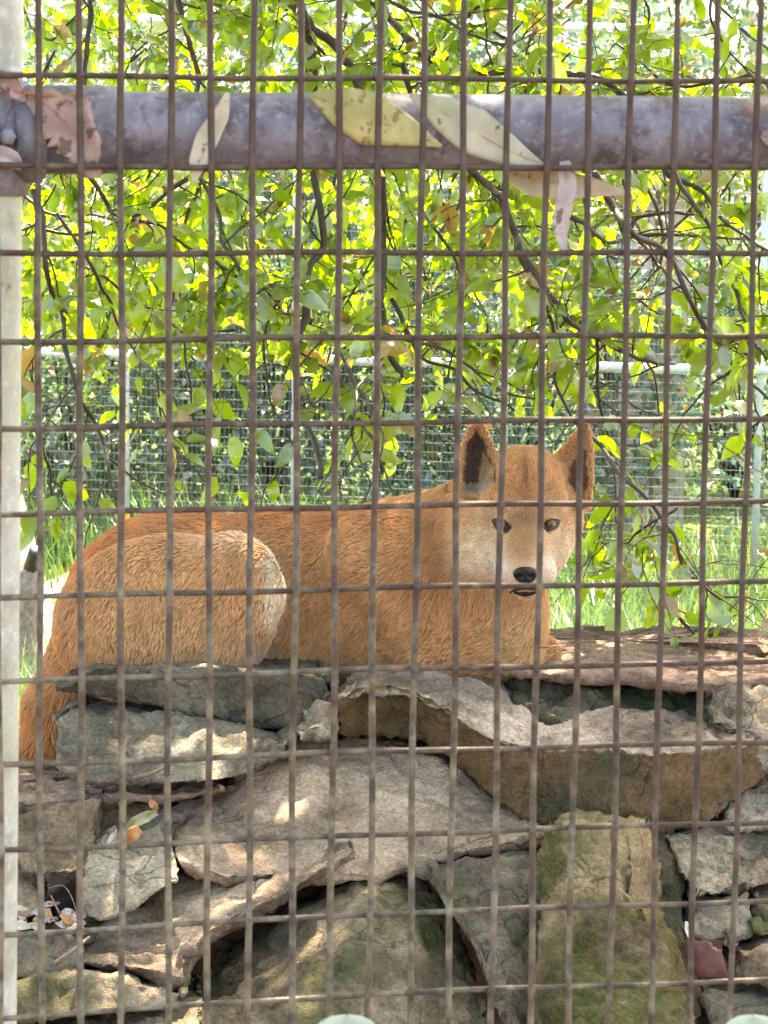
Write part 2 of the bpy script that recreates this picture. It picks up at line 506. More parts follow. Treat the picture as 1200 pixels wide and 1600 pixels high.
rock('long slab with pale lit top and ochre underside running right', [
    [(528, 1078, .10), (570, 1060, .14), (650, 1053, .16), (730, 1047, .17), (790, 1063, .17), (860, 1101, .15), (940, 1102, .15), (1020, 1110, .14), (1110, 1122, .12), (1150, 1146, .08)],
    [(526, 1095, -.01), (570, 1072, -.03), (640, 1080, -.05), (700, 1110, -.05), (760, 1148, -.05), (840, 1166, -.05), (940, 1168, -.05), (1020, 1172, -.05), (1110, 1166, -.04), (1186, 1160, -.02)],
    [(526, 1146, .06), (570, 1154, .08), (640, 1160, .08), (700, 1188, .07), (760, 1244, .06), (840, 1290, .06), (940, 1304, .05), (1040, 1310, .05), (1100, 1302, .02), (1204, 1212, .02)]], RM['palepink'], 0.22, 1.0, 4, split=1)
rock('flat purplish slab the dingo\'s foreleg lies on', [
    [(770, 1034, .30), (850, 1018, .42), (930, 1008, .46), (1000, 1014, .44), (1080, 1012, .44), (1160, 1018, .42), (1260, 1024, .42)],
    [(765, 1046, .12), (840, 1052, .10), (910, 1056, .10), (985, 1050, .10), (1060, 1070, .08), (1122, 1072, .08), (1260, 1050, .08)],
    [(770, 1056, .13), (840, 1064, .12), (910, 1068, .12), (985, 1064, .12), (1060, 1080, .10), (1122, 1080, .10), (1260, 1066, .10)]], RM['purple'], 0.25, 0.6, 5, strata=0.8)
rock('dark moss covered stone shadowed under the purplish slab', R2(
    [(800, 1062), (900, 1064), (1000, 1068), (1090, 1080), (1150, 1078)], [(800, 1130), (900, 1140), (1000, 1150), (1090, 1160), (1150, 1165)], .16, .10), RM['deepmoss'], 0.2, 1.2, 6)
rock('rough brown lump at the end of the purplish slab', R2(
    [(1112, 1082), (1150, 1062), (1200, 1058), (1270, 1056)], [(1112, 1150), (1150, 1160), (1200, 1162), (1270, 1165)], .07, .05, .1), RM['mortar'], 0.2, 1.3, 7)
rock('broad flat pinkish slab leaning in the middle of the bank', [
    [(262, 1258, .12), (340, 1228, .13), (400, 1182, .13), (470, 1152, .13), (575, 1145, .13), (640, 1166, .12), (700, 1182, .11), (760, 1238, .09), (832, 1284, .10)],
    [(268, 1300, .06), (345, 1290, .05), (410, 1270, .06), (480, 1250, .07), (580, 1245, .07), (645, 1250, .06), (700, 1258, .05), (765, 1280, .06), (846, 1292, .04)],
    [(272, 1340, .00), (350, 1372, .00), (420, 1368, .01), (500, 1360, .02), (590, 1364, .03), (650, 1352, .03), (700, 1334, .03), (770, 1320, .02), (850, 1300, .02)],
    [(284, 1372, .04), (352, 1388, .04), (420, 1386, .05), (500, 1384, .05), (590, 1384, .05), (650, 1366, .05), (700, 1350, .05), (770, 1338, .05), (852, 1318, .04)]], RM['pink'], 0.18, 0.75, 8)
rock('thin tongue shaped slab slanting across the lower bank', [
    [(92, 1488, .10), (150, 1462, .11), (200, 1440, .11), (244, 1424, .10), (244, 1384, .11), (330, 1366, .10), (400, 1348, .10), (470, 1330, .08), (520, 1316, .06), (546, 1322, .03)],
    [(110, 1500, -.02), (180, 1508, -.05), (240, 1516, -.06), (284, 1528, -.06), (290, 1490, -.05), (325, 1456, -.05), (400, 1418, -.05), (460, 1384, -.04), (520, 1348, -.03), (552, 1332, -.01)],
    [(118, 1510, .0), (185, 1520, .0), (240, 1536, -.01), (282, 1556, -.01), (296, 1512, .0), (335, 1474, .0), (405, 1436, .0), (462, 1402, .0), (520, 1362, .0), (552, 1340, .0)]], RM['pink'], 0.10, 0.8, 9, shrink=0.97)
rock('large moss patched slab standing at the foot of the bank', [
    [(296, 1560, .06), (360, 1490, .08), (430, 1444, .09), (500, 1398, .10), (570, 1350, .11), (635, 1354, .11), (676, 1396, .08), (716, 1456, .06), (752, 1530, .04)],
    [(300, 1600, .0), (362, 1540, .0), (430, 1500, -.01), (500, 1464, -.02), (566, 1420, -.02), (632, 1430, -.02), (676, 1470, .0), (726, 1530, .0), (765, 1580, .0)],
    [(310, 1690, -.05), (370, 1690, -.05), (430, 1690, -.06), (500, 1690, -.07), (570, 1690, -.07), (640, 1690, -.06), (690, 1690, -.05), (740, 1690, -.05), (796, 1690, -.05)]], RM['mossy'], 0.2, 1.0, 10)
rock('tilted grey slab wedged beside the mossy upright stone', [
    [(655, 1352, .10), (700, 1330, .13), (760, 1326, .13), (815, 1314, .13), (856, 1334, .12)],
    [(657, 1362, -.03), (708, 1345, -.03), (765, 1340, -.02), (820, 1334, .0), (856, 1350, .02)],
    [(735, 1480, -.05), (765, 1470, -.05), (795, 1470, -.03), (825, 1470, .0), (854, 1470, .02)],
    [(815, 1690, -.06), (825, 1690, -.06), (838, 1690, -.04), (848, 1690, -.02), (860, 1690, .0)]], RM['grey'], 0.14, 0.8, 11)
rock('upright pillar stone covered in olive moss', [
    [(868, 1284, .06), (882, 1264, .07), (930, 1258, .08), (985, 1254, .08), (1014, 1268, .07)],
    [(862, 1300, -.04), (880, 1282, -.09), (930, 1276, -.11), (984, 1280, -.11), (1024, 1288, .0)],
    [(848, 1400, -.06), (868, 1400, -.12), (930, 1400, -.14), (1004, 1400, -.13), (1036, 1396, -.02)],
    [(840, 1500, -.06), (862, 1500, -.12), (935, 1500, -.15), (1050, 1500, -.13), (1064, 1490, -.02)],
    [(834, 1690, -.07), (862, 1690, -.13), (940, 1690, -.16), (1095, 1690, -.13), (1110, 1690, -.02)]], RM['moss2'], 0.2, 1.2, 12)
rock('narrow green wedge behind the mossy upright stone', R2(
    [(1012, 1300), (1034, 1304), (1076, 1350)], [(1030, 1520), (1048, 1520), (1068, 1520)], .04, .0), RM['deepmoss'], 0.14, 0.8, 13)
rock('pale speckled block right of the mossy upright stone', R2(
    [(1040, 1308), (1085, 1300), (1140, 1290), (1200, 1296), (1260, 1300)], [(1082, 1400), (1098, 1402), (1140, 1398), (1200, 1384), (1260, 1384)], .04, .0, .06), RM['mortar'], 0.16, 1.2, 14)
rock('grey block resting above the red dead leaf', R2(
    [(1078, 1404), (1110, 1408), (1150, 1402), (1172, 1388)], [(1074, 1462), (1105, 1474), (1140, 1470), (1172, 1462)], .01, .02), RM['grey'], 0.14, 0.9, 15)
rock('mossy block with a pale broken edge by the red leaf', R2(
    [(1176, 1392), (1210, 1388), (1270, 1388)], [(1172, 1462), (1210, 1466), (1270, 1470)], .0, .0), RM['mossy'], 0.14, 1.0, 16)
rock('brown chipped stone below the pale broken edge', R2(
    [(1140, 1462), (1165, 1490), (1210, 1476), (1270, 1470)], [(1146, 1536), (1170, 1540), (1210, 1540), (1270, 1544)], -.02, .02), RM['brown'], 0.14, 1.2, 17)
rock('dark stone at the foot of the bank under the brown chipped stone', R2(
    [(1100, 1552), (1150, 1546), (1210, 1548), (1270, 1552)], [(1106, 1690), (1150, 1690), (1210, 1690), (1270, 1690)], .03, .0), RM['dark'], 0.14, 1.2, 18)
rock('small round knob of rubble beside the ochre slab\'s end', R2(
    [(1150, 1232), (1178, 1222), (1206, 1216), (1260, 1212)], [(1130, 1292), (1170, 1300), (1206, 1298), (1260, 1300)], .05, .02), RM['mortar'], 0.12, 1.5, 19)
rock('little pale stone lodged at the top end of the ochre slab', R2(
    [(1160, 1172), (1186, 1164), (1260, 1166)], [(1172, 1204), (1196, 1208), (1260, 1206)], .0, .0), RM['mortar'], 0.1, 1.0, 20)
rock('thin flat ledge slab catching light beside the dingo\'s tail', [
    [(-60, 1222, .24), (40, 1222, .24), (120, 1224, .22), (200, 1224, .22), (270, 1222, .22), (346, 1224, .18)],
    [(-60, 1252, .05), (40, 1252, .05), (120, 1246, .04), (200, 1244, .03), (270, 1242, .03), (350, 1232, .06)],
    [(-60, 1264, .06), (40, 1262, .06), (120, 1258, .05), (200, 1256, .05), (270, 1254, .05), (350, 1240, .08)]], RM['purple'], 0.12, 0.8, 21, strata=1.0)
rock('squarish brown block under the thin ledge slab', R2(
    [(20, 1268), (60, 1258), (110, 1254), (155, 1252)], [(20, 1362), (60, 1368), (110, 1370), (152, 1362)], .0, .02, .08), RM['brown'], 0.16, 1.0, 22)
rock('shaded brown stone set back under the thin ledge slab', R2(
    [(152, 1256), (210, 1256), (268, 1250)], [(152, 1330), (210, 1320), (268, 1300)], .09, .10), RM['brown'], 0.12, 0.8, 23)
rock('speckled grey green boulder below the curled green leaf', R2(
    [(136, 1330), (170, 1300), (215, 1296), (250, 1274), (276, 1272)], [(122, 1432), (160, 1444), (205, 1424), (240, 1396), (276, 1382)], .0, .0, .06), RM['grey'], 0.16, 0.9, 24)
rock('small rounded stone half hidden behind the fence post', R2(
    [(-30, 1372), (20, 1368), (58, 1380)], [(-30, 1436), (20, 1438), (60, 1432)], .05, .05), RM['brown'], 0.12, 1.0, 25)
rock('dark low stone beneath the leaf litter', R2(
    [(-60, 1462), (30, 1456), (90, 1456), (134, 1470)], [(-60, 1530), (30, 1530), (90, 1520), (130, 1512)], -.02, -.02, .12), RM['dark'], 0.14, 0.9, 26)
rock('low wedge of moss stained stone beside the fence post', [
    [(-60, 1524, .06), (30, 1518, .06), (130, 1502, .06), (200, 1512, .05), (284, 1544, .02)],
    [(-60, 1536, -.06), (30, 1530, -.06), (130, 1514, -.06), (200, 1524, -.06), (288, 1552, -.04)],
    [(-60, 1612, -.05), (30, 1604, -.05), (130, 1592, -.04), (200, 1584, -.04), (282, 1576, -.03)]], RM['mossy'], 0.16, 0.9, 27)
rock('bottom stone tucked under the moss stained wedge', R2(
    [(-60, 1612), (60, 1606), (180, 1596), (250, 1590), (318, 1574)], [(-60, 1700), (60, 1700), (180, 1700), (250, 1700), (320, 1700)], -.02, -.06), RM['mossy'], 0.16, 0.9, 28)

# ------------------------------------------------------------------ the wire mesh fence in front
WIRE = wire_mat()
RAILM = pipe_mat('weathered_galvanised_rail', (0.095, 0.095, 0.115), (0.22, 0.22, 0.26), (0.05, 0.047, 0.05), 0.45)
POSTM = pipe_mat('weathered_painted_post', (0.40, 0.42, 0.38), (0.52, 0.54, 0.50), (0.30, 0.31, 0.27), 0.42, 0.35)
fence = empty('mesh_fence', (0, 0, 0), 'rusty welded wire mesh fence with galvanised rail and post', 'fence')
VT = [59, 125, 189.5, 266.5, 330, 396.5, 468.5, 531, 593.5, 661, 725, 795, 856.5, 921, 986.5, 1055, 1120, 1185]
VB = [64, 126.5, 190, 262, 324, 387.5, 455, 516, 576.5, 640, 701.5, 768.5, 828.5, 889, 953, 1017.5, 1079, 1142.5]
VT = [VT[0] - 66 * k for k in range(13, 0, -1)] + VT + [VT[-1] + 65.5 * k for k in range(1, 15)]
VB = [VB[0] - 63 * k for k in range(13, 0, -1)] + VB + [VB[-1] + 63 * k for k in range(1, 15)]
Z0, Z1 = 0.42, 2.22
HL = [(60, 118.5), (60, 260), (60, 397), (40, 535), (20, 670), (30, 804), (30, 935), (30, 1067), (30, 1197), (30, 1330), (30, 1462), (30, 1592)]
HM = [122, 261, 395, 527, 661, 792, 920, 1047, 1176, 1306, 1430, 1555]
HR = [(1185, 127.5), (1180, 261.5), (1180, 396), (1180, 525), (1180, 655), (1180, 785), (1180, 911), (1180, 1037), (1180, 1162), (1180, 1287), (1180, 1411), (1180, 1535)]
zrows = []
for l, m, r in zip(HL, HM, HR):
    zrows.append((on_fence(*l), on_fence(590, m), on_fence(*r)))
step = np.array([0, 0, (zrows[-1][1][2] - zrows[0][1][2]) / 11])
zrows = [tuple(q - step * k for q in zrows[0]) for k in (7, 6, 5, 4, 3, 2, 1)] + zrows + [tuple(q + step * k for q in zrows[-1]) for k in (1, 2, 3, 4, 5, 6, 7)]
for i, (a, b) in enumerate(zip(VT, VB)):
    A, B = on_fence(a, 122), on_fence(b, 1550)
    xm = (A[0] + B[0]) / 2
    cr = np.array([np.interp(xm, [l[0], m[0], r[0]], [l[2], m[2], r[2]]) for l, m, r in zrows])      # welds at the crossings
    zs = np.unique(np.concatenate([np.linspace(Z1, Z0, 46), cr, cr - .0022, cr + .0022]))[::-1]
    t = (zs - A[2]) / (B[2] - A[2])
    p = A + (B - A) * t[:, None]
    p[:, 0] += np.sin(zs * 23 + i * 2.1) * 0.0007
    p[:, 1] = np.sin(zs * 17 + i) * 0.0002
    rw = np.where(np.abs(zs[:, None] - cr[None]).min(1) < 1e-6, 0.00275, 0.00205)
    mb = MB(); mb.tube(p, rw + rng.normal(0, 0.00004, len(zs)), 8)
    mb.build('upright_wire', WIRE, fence)
xs = np.linspace(-0.35, 0.82, 70)
for i, (l, m, r) in enumerate(zrows):
    z = np.interp(xs, [-0.35, l[0], m[0], r[0], 0.82], [l[2], l[2], m[2], r[2], r[2]])
    p = np.stack([xs, np.full_like(xs, 0.0036) + rng.normal(0, 0.00005, 70), z + np.sin(xs * 31 + i) * 0.0005 + rng.normal(0, 0.00006, 70)], 1)
    mb = MB(); mb.tube(p, 0.0018 + rng.normal(0, 0.00003, 70), 8)
    mb.build('cross_wire', WIRE, fence)
# rail: centre line from the photograph, just behind the mesh
RR = 0.0226
RY = 0.0135 + RR
ra, rb = on_fence(180, 203, RY), on_fence(1190, 209, RY)
dirr = (rb - ra) / np.linalg.norm(rb - ra)
mb = MB()
mb.tube(np.array([ra - dirr * 0.085 + dirr * t for t in np.linspace(0, 0.95, 40)]), RR, 32)
mb.build('rail', RAILM, fence)
mb = MB()                                           # sleeve of the joint
mb.tube(np.array([ra - dirr * 0.06 + dirr * t for t in (0, 0.0005, 0.03, 0.062, 0.0625)]), [RR, RR + .003, RR + .0035, RR + .003, RR], 32)
slv = mb.build('sleeve', RAILM, fence)
# post
pl, pb = on_fence(37, 150, RY), on_fence(27, 1560, RY)
PR = 0.030
ptop = np.array([pl[0] - PR, RY + 0.006, 0]); pbot = np.array([pb[0] - PR, RY + 0.006, 0])
def post_x(z):
    return pl[0] - PR + (pb[0] - pl[0]) * (z - pl[2]) / (pb[2] - pl[2])
mb = MB()
zz = np.linspace(-0.02, 2.1, 60)
mb.tube(np.stack([post_x(zz), np.full(60, RY + 0.006), zz], 1), PR, 32)
mb.build('post', POSTM, fence)
zc = on_fence(20, 215, RY)[2]
mb = MB()                                           # clamp band round the post
zz = np.array([-0.034, -0.0335, -0.02, 0.02, 0.0335, 0.034]) + zc
mb.tube(np.stack([post_x(zz), np.full(6, RY + 0.006), zz], 1), PR + np.array([0, .0035, .004, .004, .0035, 0]), 32)
band = mb.build('clamp_band', RAILM, fence)
mb = MB()                                           # round socket plate where the rail meets the band
sx = on_fence(55, 200, RY)
mb.tube(np.array([[sx[0] - 0.012, RY, zc + .002], [sx[0] + .004, RY, zc + .002], [sx[0] + .006, RY, zc + .002]]), [RR + .006, RR + .006, RR + .002], 28)
mb.build('socket', RAILM, fence)
mb = MB()
bx_ = on_fence(12, 205, 0.004)
mb.tube(np.array([[bx_[0], RY - PR - .004, zc], [bx_[0], RY - PR + .012, zc]]), 0.005, 6)
mb.build('bolt', RAILM, fence)

# ------------------------------------------------------------------ dead leaves caught in the mesh and others
def leaf_blade(mid, half, mat, name, label, cat='leaf', group=None, fold=0.25, curl=0.0, thick=0.0006, jag=0.0, seed=0, nrm=None, ncr=9, rib=None):
    """mid: world midrib points; half: half widths (m) along it; builds a two-sided cupped blade with thickness"""
    P = smooth_path(mid, 5)
    n_ = len(P)
    hw = np.interp(np.linspace(0, 1, n_), np.linspace(0, 1, len(half)), half)
    r = np.random.default_rng(seed)
    t = np.gradient(P, axis=0); t /= np.linalg.norm(t, axis=1)[:, None]
    nv = np.array(nrm if nrm is not None else -FWD, float)
    side = np.cross(t, nv); side /= np.linalg.norm(side, axis=1)[:, None]
    nn = np.cross(side, t)
    us = np.linspace(-1, 1, ncr)
    jl, jr = r.normal(0, 1, n_), r.normal(0, 1, n_)
    V = []
    for i in range(n_):
        for u in us:
            w = hw[i] * (1 + jag * (jl[i] if u < 0 else jr[i]) * abs(u) ** 3)
            V.append(P[i] + side[i] * u * w + nn[i] * (fold * hw[i] * abs(u) + curl * hw[i] * u * u))
    V = np.array(V)
    wob = fbm(V, 55, 2, seed) * 0.0024
    V = V + np.repeat(nn, ncr, 0) * wob[:, None]
    B = V - np.repeat(nn, ncr, 0) * thick
    m = len(V)
    Fc = []
    for i in range(n_ - 1):
        for j in range(ncr - 1):
            a = i * ncr + j
            Fc.append((a, a + 1, a + ncr + 1, a + ncr))
            Fc.append((m + a, m + a + ncr, m + a + ncr + 1, m + a + 1))
    for i in range(n_ - 1):
        a, b = i * ncr, i * ncr + ncr - 1
        Fc += [(a, a + ncr, m + a + ncr, m + a), (b, m + b, m + b + ncr, b + ncr)]
    for j in range(ncr - 1):
        a, b = j, (n_ - 1) * ncr + j
        Fc += [(a, m + a, m + a + 1, a + 1), (b, b + 1, m + b + 1, m + b)]
    c = V.mean(0)
    root = empty(name, c, label, cat, group)
    obj('blade', mesh('blade', np.concatenate([V, B]) - c, Fc, mat), root)
    mb = MB()
    rr = max(0.0005, max(half) * 0.035)
    Q = P + nn * (rr * 0.5)
    mb.tube(Q, np.linspace(rr, rr * 0.4, n_), 6)
    mb.build('midrib', rib or mat, root)
    return root
def fp(px, py, y):
    return on_fence(px, py, y)
YL = 0.0085
DL = dict(
    pink=dead_leaf_mat('dry_pinkish_leaf', (0.30, 0.20, 0.18), (0.46, 0.35, 0.31), spots=1.0),
    pale=dead_leaf_mat('dry_pale_leaf', (0.47, 0.43, 0.30), (0.60, 0.56, 0.44), spots=0.2),
    yellow=dead_leaf_mat('yellowing_leaf', (0.34, 0.36, 0.14), (0.52, 0.46, 0.20), (0.22, 0.12, 0.05), spots=0.8),
    green=dead_leaf_mat('fading_green_leaf', (0.37, 0.40, 0.27), (0.52, 0.50, 0.38), spots=0.2),
    redrib=dead_leaf_mat('red_leaf_rib', (0.50, 0.20, 0.15), (0.58, 0.30, 0.22), spots=0.0),
    white=dead_leaf_mat('bleached_leaf', (0.36, 0.32, 0.30), (0.55, 0.51, 0.48), spots=0.5),
    red=dead_leaf_mat('red_brown_leaf', (0.075, 0.02, 0.017), (0.15, 0.045, 0.034), spots=0.6),
    orange=dead_leaf_mat('orange_brown_leaf', (0.40, 0.17, 0.05), (0.48, 0.24, 0.09), spots=0.3),
    olive=dead_leaf_mat('curled_olive_leaf', (0.28, 0.28, 0.14), (0.40, 0.38, 0.24), spots=0.3),
    sage=dead_leaf_mat('pale_sage_leaf', (0.30, 0.38, 0.28), (0.38, 0.46, 0.36), spots=0.0),
)
s_ = 0.000385
leaf_blade([fp(40, 150, .010), fp(75, 165, .0085), fp(105, 195, .0085), fp(125, 225, .0085), fp(140, 262, .0085), fp(158, 272, .009)],
           [8 * s_, 30 * s_, 44 * s_, 34 * s_, 16 * s_, 5 * s_], DL['pink'], 'dead_leaf', 'crumpled pinkish dead leaf caught where rail meets post', curl=0.1, jag=0.11, seed=3, fold=0.08)
leaf_blade([fp(356, 145, .0088), fp(345, 180, .0085), fp(325, 215, .0085), fp(310, 255, .0085), fp(302, 288, .009)],
           [3 * s_, 13 * s_, 18 * s_, 14 * s_, 2 * s_], DL['pale'], 'dead_leaf', 'narrow pale straw coloured leaf lying upright across the rail', seed=4, fold=0.3)
leaf_blade([fp(488, 148, .0086), fp(530, 165, .0084), fp(580, 185, .0082), fp(635, 205, .0084), fp(690, 228, .009)],
           [5 * s_, 30 * s_, 42 * s_, 24 * s_, 2 * s_], DL['yellow'], 'dead_leaf', 'broad yellow green leaf with brown blotches against the rail', seed=5, fold=0.22, curl=-0.25)
leaf_blade([fp(640, 148, .010), fp(690, 175, .0086), fp(740, 205, .0084), fp(795, 235, .0084), fp(850, 258, .0088)],
           [3 * s_, 26 * s_, 37 * s_, 24 * s_, 2 * s_], DL['green'], 'dead_leaf', 'pale green leaf with a red midrib against the rail', seed=6, fold=0.22, curl=-0.2, rib=DL['redrib'])
leaf_blade([fp(882, 252, .009), fp(886, 285, .009), fp(880, 320, .010), fp(876, 355, .011), fp(884, 402, .012)],
           [8 * s_, 17 * s_, 15 * s_, 14 * s_, 2 * s_], DL['white'], 'dead_leaf', 'bleached ragged dead leaf hanging below the rail', seed=7, fold=0.35, jag=0.12)
leaf_blade([fp(790, 268, .05), fp(830, 280, .05), fp(880, 288, .05), fp(930, 294, .05), fp(985, 302, .05)],
           [10 * s_, 28 * s_, 24 * s_, 15 * s_, 2 * s_], DL['pale'], 'dead_leaf', 'long tan leaf poking out under the rail behind the bleached leaf', seed=8, fold=0.1)
leaf_blade([fp(-20, 240, .0088), fp(0, 242, .0075), fp(18, 250, .0075), fp(34, 262, .009)],
           [6 * s_, 14 * s_, 14 * s_, 4 * s_], DL['white'], 'dead_leaf', 'small curled whitish leaf lodged on the post clamp', seed=9, fold=0.6)
leaf_blade([fp(-14, 112, .0085), fp(8, 125, .0085), fp(24, 140, .0085), fp(40, 158, .009)],
           [5 * s_, 14 * s_, 13 * s_, 3 * s_], DL['pink'], 'dead_leaf', 'brown scrap of dead leaf stuck above the post clamp', seed=10, fold=0.3, jag=0.2)
leaf_blade([fp(1190, 210, .0085), fp(1205, 215, .0085), fp(1235, 222, .0085), fp(1262, 230, .009)],
           [5 * s_, 14 * s_, 13 * s_, 3 * s_], DL['pink'], 'dead_leaf', 'pinkish leaf tip showing at the far end of the rail', seed=11)
mb = MB(); mb.tube(smooth_path([fp(-10, 142, .0092), fp(30, 144, .009), fp(80, 150, .009), fp(118, 148, .0092)]), .0011, 6)
tag(mb.build('twig', DL['orange']), 'thin orange brown twig lodged beside the crumpled pinkish leaf', 'twig')

# leaves and litter lying among the rocks
def rp(px, py, o):
    return at(px, py, d0(py) + o)
r_ = 0.00075
leaf_blade([rp(1062, 1474, -.09), rp(1076, 1484, -.115), rp(1092, 1494, -.125), rp(1108, 1506, -.125), rp(1122, 1518, -.12), rp(1140, 1534, -.10)],
           [2 * r_, 17 * r_, 26 * r_, 25 * r_, 15 * r_, 1 * r_], DL['red'], 'dead_leaf', 'glossy dark red dead leaf wedged beside the mossy upright stone', seed=12, fold=0.25, curl=-0.45, jag=0.06)
leaf_blade([rp(1072, 1440, -.06), rp(1076, 1455, -.08), rp(1084, 1478, -.09)],
           [2 * r_, 6 * r_, 3 * r_], DL['white'], 'dead_leaf', 'tiny whitish leaf shard standing above the red leaf', seed=13)
leaf_blade([rp(193, 1316, -.02), rp(205, 1306, -.05), rp(219, 1294, -.05)],
           [6 * r_, 12 * r_, 8 * r_], DL['orange'], 'dead_leaf', 'small orange dead leaf resting on the speckled boulder', seed=14, fold=0.1)
leaf_blade([rp(198, 1294, -.01), rp(212, 1284, -.03), rp(228, 1276, -.03), rp(244, 1270, -.01)],
           [4 * r_, 9 * r_, 9 * r_, 4 * r_], DL['olive'], 'dead_leaf', 'curled olive green leaf on top of the speckled boulder', seed=15, fold=0.7)
leaf_blade([rp(160, 1306, .03), rp(174, 1300, .0), rp(182, 1292, .0)], [3 * r_, 7 * r_, 3 * r_], DL['pink'], 'dead_leaf', 'pale pink leaf curled in the gap under the ledge slab', seed=16, fold=0.6)
leaf_blade([rp(168, 1318, -.02), rp(176, 1306, -.02), rp(182, 1296, -.01)], [2 * r_, 4 * r_, 2 * r_], DL['white'], 'dead_leaf', 'slim whitish leaf sliver beside the curled pink leaf', seed=17)
leaf_blade([rp(234, 1252, .0), rp(240, 1258, -.01), rp(245, 1266, .0)], [3 * r_, 7 * r_, 4 * r_], DL['orange'], 'dead_leaf', 'rust brown leaf scrap tucked under the end of the ledge slab', seed=18)
leaf_blade([rp(339, 1226, .10), rp(345, 1230, .05), rp(350, 1234, .05)], [2 * r_, 5 * r_, 2 * r_], DL['pink'], 'dead_leaf', 'tiny pink leaf at the tip of the ledge slab', seed=19)
leaf_blade([rp(410, 1322, -.045), rp(416, 1325, -.05), rp(424, 1329, -.045)], [1.5 * r_, 4 * r_, 1.5 * r_], DL['yellow'], 'dead_leaf', 'tiny yellow leaf lying on the broad pinkish slab', seed=20)
lit = np.random.default_rng(4)
mats_ = ['pink', 'white', 'pale', 'orange', 'pink', 'pale']
for k in range(22):
    x, y = lit.uniform(26, 128), lit.uniform(1408, 1456)
    a = lit.uniform(0, math.pi)
    L = lit.uniform(9, 19)
    dx, dy = math.cos(a) * L, math.sin(a) * L * 0.6
    o = lit.uniform(-.07, -.01)
    leaf_blade([rp(x - dx, y - dy, o + .01), rp(x, y, o), rp(x + dx, y + dy, o + .01)], [2 * r_, lit.uniform(4, 8) * r_, 2 * r_], DL[mats_[k % 6]], 'dead_leaf',
               {'pink': 'pinkish', 'white': 'whitish', 'pale': 'straw coloured', 'orange': 'orange brown'}[mats_[k % 6]] + ' dry leaf in the litter heap beside the squarish brown block', group='leaf litter between the rocks', seed=30 + k, fold=0.3, ncr=5, nrm=(lit.normal(0, .5), -1, lit.uniform(.2, 1)))
twm = plain('dry_twig_bark', (0.10, 0.07, 0.055), (0.20, 0.15, 0.12), 90)
for lab, pts, r0 in (
    ('thin dry twig bent over the leaf litter heap', [rp(76, 1388, -.03), rp(98, 1384, -.04), rp(112, 1402, -.05), rp(121, 1432, -.05)], .0008),
    ('short dark twig lying across the low stone by the post', [rp(86, 1506, -.09), rp(110, 1488, -.10), rp(140, 1464, -.08)], .0030),
    ('dark stick in the crack beneath the rounded grey boulder', [rp(210, 1216, -.03), rp(240, 1207, -.045), rp(272, 1192, -.04)], .0034),
    ('pale dry stalk standing in the leaf litter heap', [rp(80, 1400, -.03), rp(92, 1425, -.05), rp(104, 1448, -.05)], .0012),
    ('bristly black twig by the tip of the dingo\'s foreleg', [rp(842, 1012, .12), rp(856, 1011, .11), rp(872, 1009, .11)], .0016)):
    mb = MB(); mb.tube(smooth_path(pts), np.linspace(r0, r0 * .6, len(smooth_path(pts))), 6)
    tag(mb.build('twig', twm), lab, 'twig')

# ------------------------------------------------------------------ the dingo
# modelled in photograph pixels (x right, y down, z away) at its distance, then set in the world
DD = 3.54
PXM = DD / F
def dog(P):
    P = np.asarray(P, float)
    return at(P[..., 0], P[..., 1], DD + P[..., 2] * PXM)
STEP = 3.2
LO, HI = np.array([10, 640, -375.]), np.array([945, 1250, 190.])
DIM = np.ceil((HI - LO) / STEP).astype(int) + 1
D = np.full(DIM, 1e3, np.float32)
ax = [LO[i] + np.arange(DIM[i]) * STEP for i in range(3)]
def region(lo, hi):
    s = []
    for i in range(3):
        a = max(0, int((lo[i] - LO[i]) / STEP)); b = min(DIM[i], int((hi[i] - LO[i]) / STEP) + 2)
        s.append(slice(a, max(a + 1, b)))
    X, Y, Z = np.meshgrid(*[ax[i][s[i]].astype(np.float32) for i in range(3)], indexing='ij')
    return tuple(s), X, Y, Z
def smin(a, b, k):
    h = np.clip(0.5 + 0.5 * (b - a) / k, 0, 1)
    return b + (a - b) * h - k * h * (1 - h)
def ell(c, r, k=20, rz=0.0, rx=0.0, ry=0.0, sub=False):
    R_ = max(r) + k + 6
    s, X, Y, Z = region([c[i] - R_ for i in range(3)], [c[i] + R_ for i in range(3)])
    p = np.stack([X - c[0], Y - c[1], Z - c[2]], -1)
    m = Matrix.Rotation(math.radians(rz), 3, 'Z') @ Matrix.Rotation(math.radians(ry), 3, 'Y') @ Matrix.Rotation(math.radians(rx), 3, 'X')
    p = p @ np.array(m, np.float32)
    k0 = np.sqrt(((p / np.array(r, np.float32)) ** 2).sum(-1))
    k1 = np.sqrt(((p / np.array(r, np.float32) ** 2) ** 2).sum(-1)) + 1e-6
    d = k0 * (k0 - 1) / k1
    D[s] = -smin(-D[s], d, k) if sub else smin(D[s], d, k)
def cone(a, b, ra, rb, k=20):
    a, b = np.array(a, np.float32), np.array(b, np.float32)
    R_ = max(ra, rb) + k + 6
    s, X, Y, Z = region(np.minimum(a, b) - R_, np.maximum(a, b) + R_)
    p = np.stack([X, Y, Z], -1) - a
    ba = b - a
    t = np.clip((p @ ba) / (ba @ ba), 0, 1)
    d = np.linalg.norm(p - t[..., None] * ba, axis=-1) - (ra + (rb - ra) * t)
    D[s] = smin(D[s], d, k)
